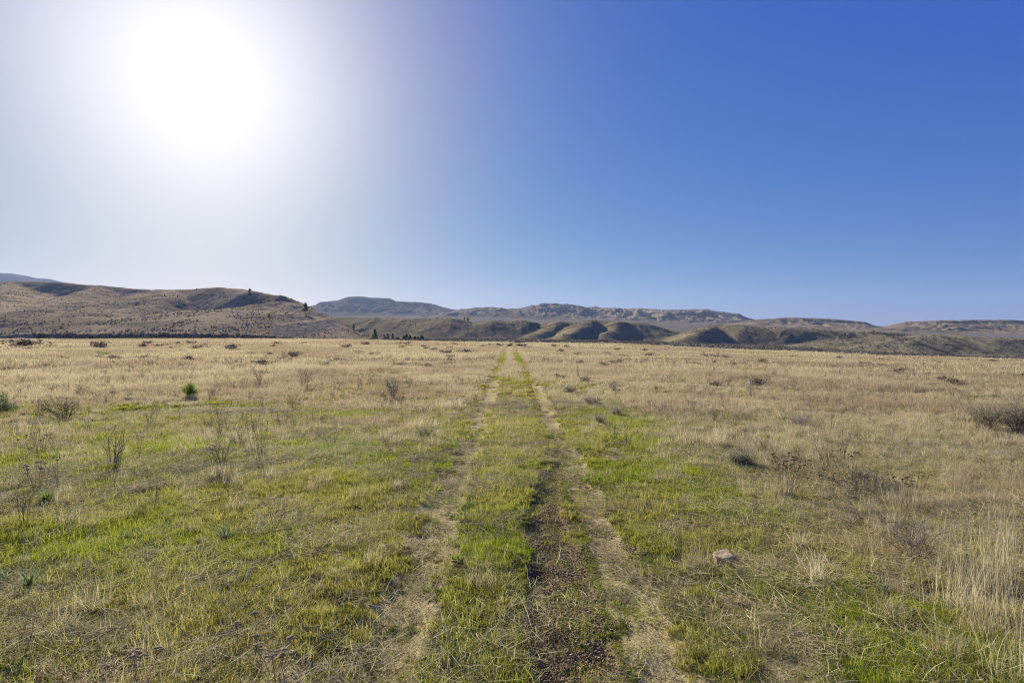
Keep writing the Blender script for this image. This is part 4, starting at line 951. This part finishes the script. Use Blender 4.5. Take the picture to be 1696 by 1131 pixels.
# ------------------------------------------------------------------ trees
def pine_parts(seed, h, cw, open_=0., trunk=.03, bare=.12):
    """conifer: tapered trunk, whorls of drooping boughs carrying needle sprays"""
    rng = np.random.default_rng(seed); tb = MB(); cb = MB()
    tb.tube([(0, 0, -.5), (.01 * h, 0, h * .5), (0, 0, h)], [h * trunk, h * trunk * .6, h * .004], 6, .5, False)
    nb = 70
    for i in range(nb):
        t = bare + (1 - bare) * (i + rng.random()) / nb; L = cw * (1 - t) ** (.75 - .35 * open_) * rng.uniform(.55, 1.15) + cw * .08
        if rng.random() < open_ * .35: continue
        a = rng.uniform(0, 6.28); d = np.array([math.cos(a), math.sin(a), rng.uniform(-.25, .25) + .35 * open_]); b = np.array([0, 0, h * t]); e = b + d * L
        tb.tube([b, (b + e) / 2, e], [h * .006, h * .004, h * .002], 3, .4, False)
        m = 16; q = rng.uniform(.25, 1.05, m)[:, None]; C = b + (e - b) * q + rng.normal(0, cw * .09, (m, 3)); dd = np.tile(d, (m, 1)) + rng.normal(0, .6, (m, 3)); dd /= np.linalg.norm(dd, axis=1, keepdims=True)
        o = np.cross(dd, rng.normal(0, 1, (m, 3))); o /= np.linalg.norm(o, axis=1, keepdims=True); s = cw * .14 * rng.uniform(.6, 1.3, m)[:, None]
        cb.quads(C, dd * s, o * s * .55, rng.random(m))
    return tb.mesh('trunk', [M_BARK]), cb.mesh('crown', [M_NEEDLE])
def tree(px, rb, rt, wpx, dist, seed, label, z=None, open_=0., bare=.12, group=None, name='pine_tree'):
    c = at(px, rb, dist); x, y = c[0], c[1]
    if z is None: zb = c[2]
    else: zb = z
    h = (rb - rt) / F * y; cw = wpx / 2 / F * y
    e = empty(name, (x, y, zb - .2), seed); tag(e, label, 'tree', group)
    t, cr = pine_parts(seed, h, cw, open_, .02, bare); link('trunk', t, e); link('crown', cr, e)
def on_surface(fn, px, row, y0, y1):
    """distance at which a hill surface is seen at this pixel"""
    ys = np.linspace(y0, y1, 700); u = (px - 848) / F; z = fn(u * ys, ys, u + 0 * ys); rr = HZ + F * (H - z) / ys
    k = np.argmax(rr <= row) if (rr <= row).any() else np.argmin(rr); return ys[k]
tree(414, 497, 478, 8, on_surface(left_fn, 414, 497, 440, 1000), 1, 'lone open crowned pine on the brow of the left hillside', open_=1., bare=.4)
tree(506, 519, 502, 11, on_surface(left_fn, 506, 519, 440, 1000), 2, 'bushy pine on the falling shoulder of the hillside above the scree', open_=.8, bare=.2)
tree(586, 549, 537, 6, on_surface(left_fn, 586, 549, 440, 1000), 3, 'small thin pine near the foot of the falling shoulder', open_=.6)
CON = [(621, 566, 545, 11, 'tallest dark conifer at the foot of the hillside'), (636.5, 565, 553, 5, 'thin short conifer right of the tallest one'), (642, 565, 551.5, 7, 'pointed conifer, second of the small trio'), (650.5, 564, 552, 7, 'loose pale conifer, third of the small trio'),
       (669, 565, 555, 7, 'low conifer starting the right cluster'), (673.5, 565, 553, 8, 'peaked conifer in the right cluster'), (679, 565, 554, 8, 'broad dark conifer in the right cluster'), (687, 565, 557, 7, 'low round conifer amid the right cluster'), (692, 565, 557.5, 6, 'shortest conifer amid the right cluster'), (699, 565, 556, 10, 'rounded dark conifer ending the right cluster'), (659, 565, 558.5, 9, 'low dark bushy conifer between trio and cluster')]
for i, (px, rb, rt, w, lab) in enumerate(CON):
    y = 560; x = (px - 848) / F * y; zb = float(gz(x, y)); rb = HZ + F * (H - zb) / y
    tree(px, rb, rt, w, y, 10 + i, lab, zb, .25, .06)
for i, (px, rb, rt, w, lab) in enumerate(((769, 530.5, 525.5, 3, 'smaller of two dark trees on the terrace rim'), (775, 532, 525, 4.5, 'larger of two dark trees on the terrace rim'))):
    tree(px, rb, rt, w, on_surface(terr_fn, px, rb, 640, 900), 30 + i, lab, None, .2)
y = on_surface(left_fn, 445, 524, 440, 1000); c = at(445, 524, y)
o = link('leafing_bush', bush_mesh(99, 200, .8, veg_mat('yellow_spring_leaves', [(0, (.22, .22, .05)), (1, (.45, .44, .14))], .3), 1, .12), None, tuple(c), (0, 0, 0), 4.2); tag(o, 'pale yellow leafing bush on the hillside below the brow', 'bush')

# ------------------------------------------------------------------ light, sky, air, camera
SUN_AZ = -math.atan(518 / F); SUN_EL = math.atan(455 / math.hypot(F, 518))
sun = bpy.data.lights.new('sun', 'SUN'); sun.energy = 4.6; sun.angle = R(.55); sun.color = (1, .95, .86)
so = bpy.data.objects.new('sun', sun); COL.objects.link(so)
sd = Vector((math.sin(SUN_AZ) * math.cos(SUN_EL), math.cos(SUN_AZ) * math.cos(SUN_EL), math.sin(SUN_EL)))
so.rotation_euler = sd.to_track_quat('Z', 'Y').to_euler()
w = bpy.data.worlds.new('World'); S.world = w; w.use_nodes = True; nt = w.node_tree; nt.nodes.clear()
sky = nt.nodes.new('ShaderNodeTexSky'); sky.sky_type = 'NISHITA'; sky.sun_disc = False; sky.sun_elevation = SUN_EL; sky.sun_rotation = SUN_AZ
sky.air_density = 1; sky.dust_density = 0.2; sky.ozone_density = 4.0; sky.altitude = 300
bg = nt.nodes.new('ShaderNodeBackground'); bg.inputs[1].default_value = .1
EXPO = .95; SKY_K = (0.025, 0.0624, 0.375); SKY_G = (1.4, 0.892, 0.2)   # clear-air colour response
LOBES = [(0.2, 2.1, 10 / 2 ** EXPO * 0.5, (1, 1, 1)), (0.385, 2.3, 10 / 2 ** EXPO, (0.39, 0.265, 0.03))]
# bright haze of thin dust around the sun, by angle from it
tcn = nt.nodes.new('ShaderNodeTexCoord'); dp = nt.nodes.new('ShaderNodeVectorMath'); dp.operation = 'DOT_PRODUCT'
nrm = nt.nodes.new('ShaderNodeVectorMath'); nrm.operation = 'NORMALIZE'; nt.links.new(tcn.outputs['Generated'], nrm.inputs[0])
nt.links.new(nrm.outputs[0], dp.inputs[0]); dp.inputs[1].default_value = sd
ang = math_(nt, 'ARCCOSINE', math_(nt, 'MINIMUM', dp.outputs['Value'], .99999))
def lobe(wd, pw, amp, col):
    g = math_(nt, 'MULTIPLY', math_(nt, 'EXPONENT', math_(nt, 'MULTIPLY', math_(nt, 'POWER', math_(nt, 'DIVIDE', ang, wd), pw), -1.)), amp)
    v = nt.nodes.new('ShaderNodeVectorMath'); v.operation = 'SCALE'; v.inputs[0].default_value = col; nt.links.new(g, v.inputs['Scale']); return v.outputs[0]
sp_ = nt.nodes.new('ShaderNodeSeparateColor'); nt.links.new(sky.outputs[0], sp_.inputs[0]); tn = nt.nodes.new('ShaderNodeCombineColor')
for i in range(3):
    nt.links.new(math_(nt, 'MULTIPLY', math_(nt, 'POWER', sp_.outputs[i], SKY_G[i]), SKY_K[i] * 10 / 2 ** EXPO), tn.inputs[i])
acc = tn.outputs[0]
for lb in LOBES:
    va = nt.nodes.new('ShaderNodeVectorMath'); va.operation = 'ADD'; nt.links.new(acc, va.inputs[0]); nt.links.new(lobe(*lb), va.inputs[1]); acc = va.outputs[0]
nt.links.new(acc, bg.inputs[0]); wo = nt.nodes.new('ShaderNodeOutputWorld'); nt.links.new(bg.outputs[0], wo.inputs[0])
w.cycles.sampling_method = 'MANUAL'; w.cycles.sample_map_resolution = 512

me = bpy.data.meshes.new('haze'); X0, Y0, Z0, Z1 = 9600, 9600, -75, 760
v = [(sx * X0, sy * Y0, z) for z in (Z0, Z1) for sx, sy in ((-1, -1), (1, -1), (1, 1), (-1, 1))]
me.from_pydata(v, [], [(3, 2, 1, 0), (4, 5, 6, 7), (0, 1, 5, 4), (1, 2, 6, 5), (2, 3, 7, 6), (3, 0, 4, 7)])
m, hn = new_mat('thin_air'); pv = hn.nodes.new('ShaderNodeVolumePrincipled'); pv.inputs['Color'].default_value = (.55, .70, 1, 1); pv.inputs['Density'].default_value = 3.5e-5; pv.inputs['Anisotropy'].default_value = .25
ho = hn.nodes.new('ShaderNodeOutputMaterial'); hn.links.new(pv.outputs[0], ho.inputs['Volume']); me.materials.append(m)
tag(link('haze', me), kind='stuff')

cam = bpy.data.cameras.new('camera'); cam.lens = 20; cam.sensor_width = 36; cam.clip_end = 30000; cam.clip_start = .05
co = bpy.data.objects.new('camera', cam); COL.objects.link(co); co.location = (0, 0, H); co.rotation_euler = (R(90), 0, 0); S.camera = co
S.view_settings.view_transform = 'Standard'; S.view_settings.look = 'None'; S.view_settings.gamma = 1; S.view_settings.exposure = EXPO
S.cycles.max_bounces = 6; S.cycles.diffuse_bounces = 3; S.cycles.transmission_bounces = 3; S.cycles.volume_bounces = 0; S.cycles.use_denoising = True; S.cycles.denoising_prefilter = 'NONE'
S.cycles.use_adaptive_sampling = True; S.cycles.adaptive_threshold = .01; S.cycles.pixel_filter_type = 'BLACKMAN_HARRIS'; S.cycles.filter_width = 1.15
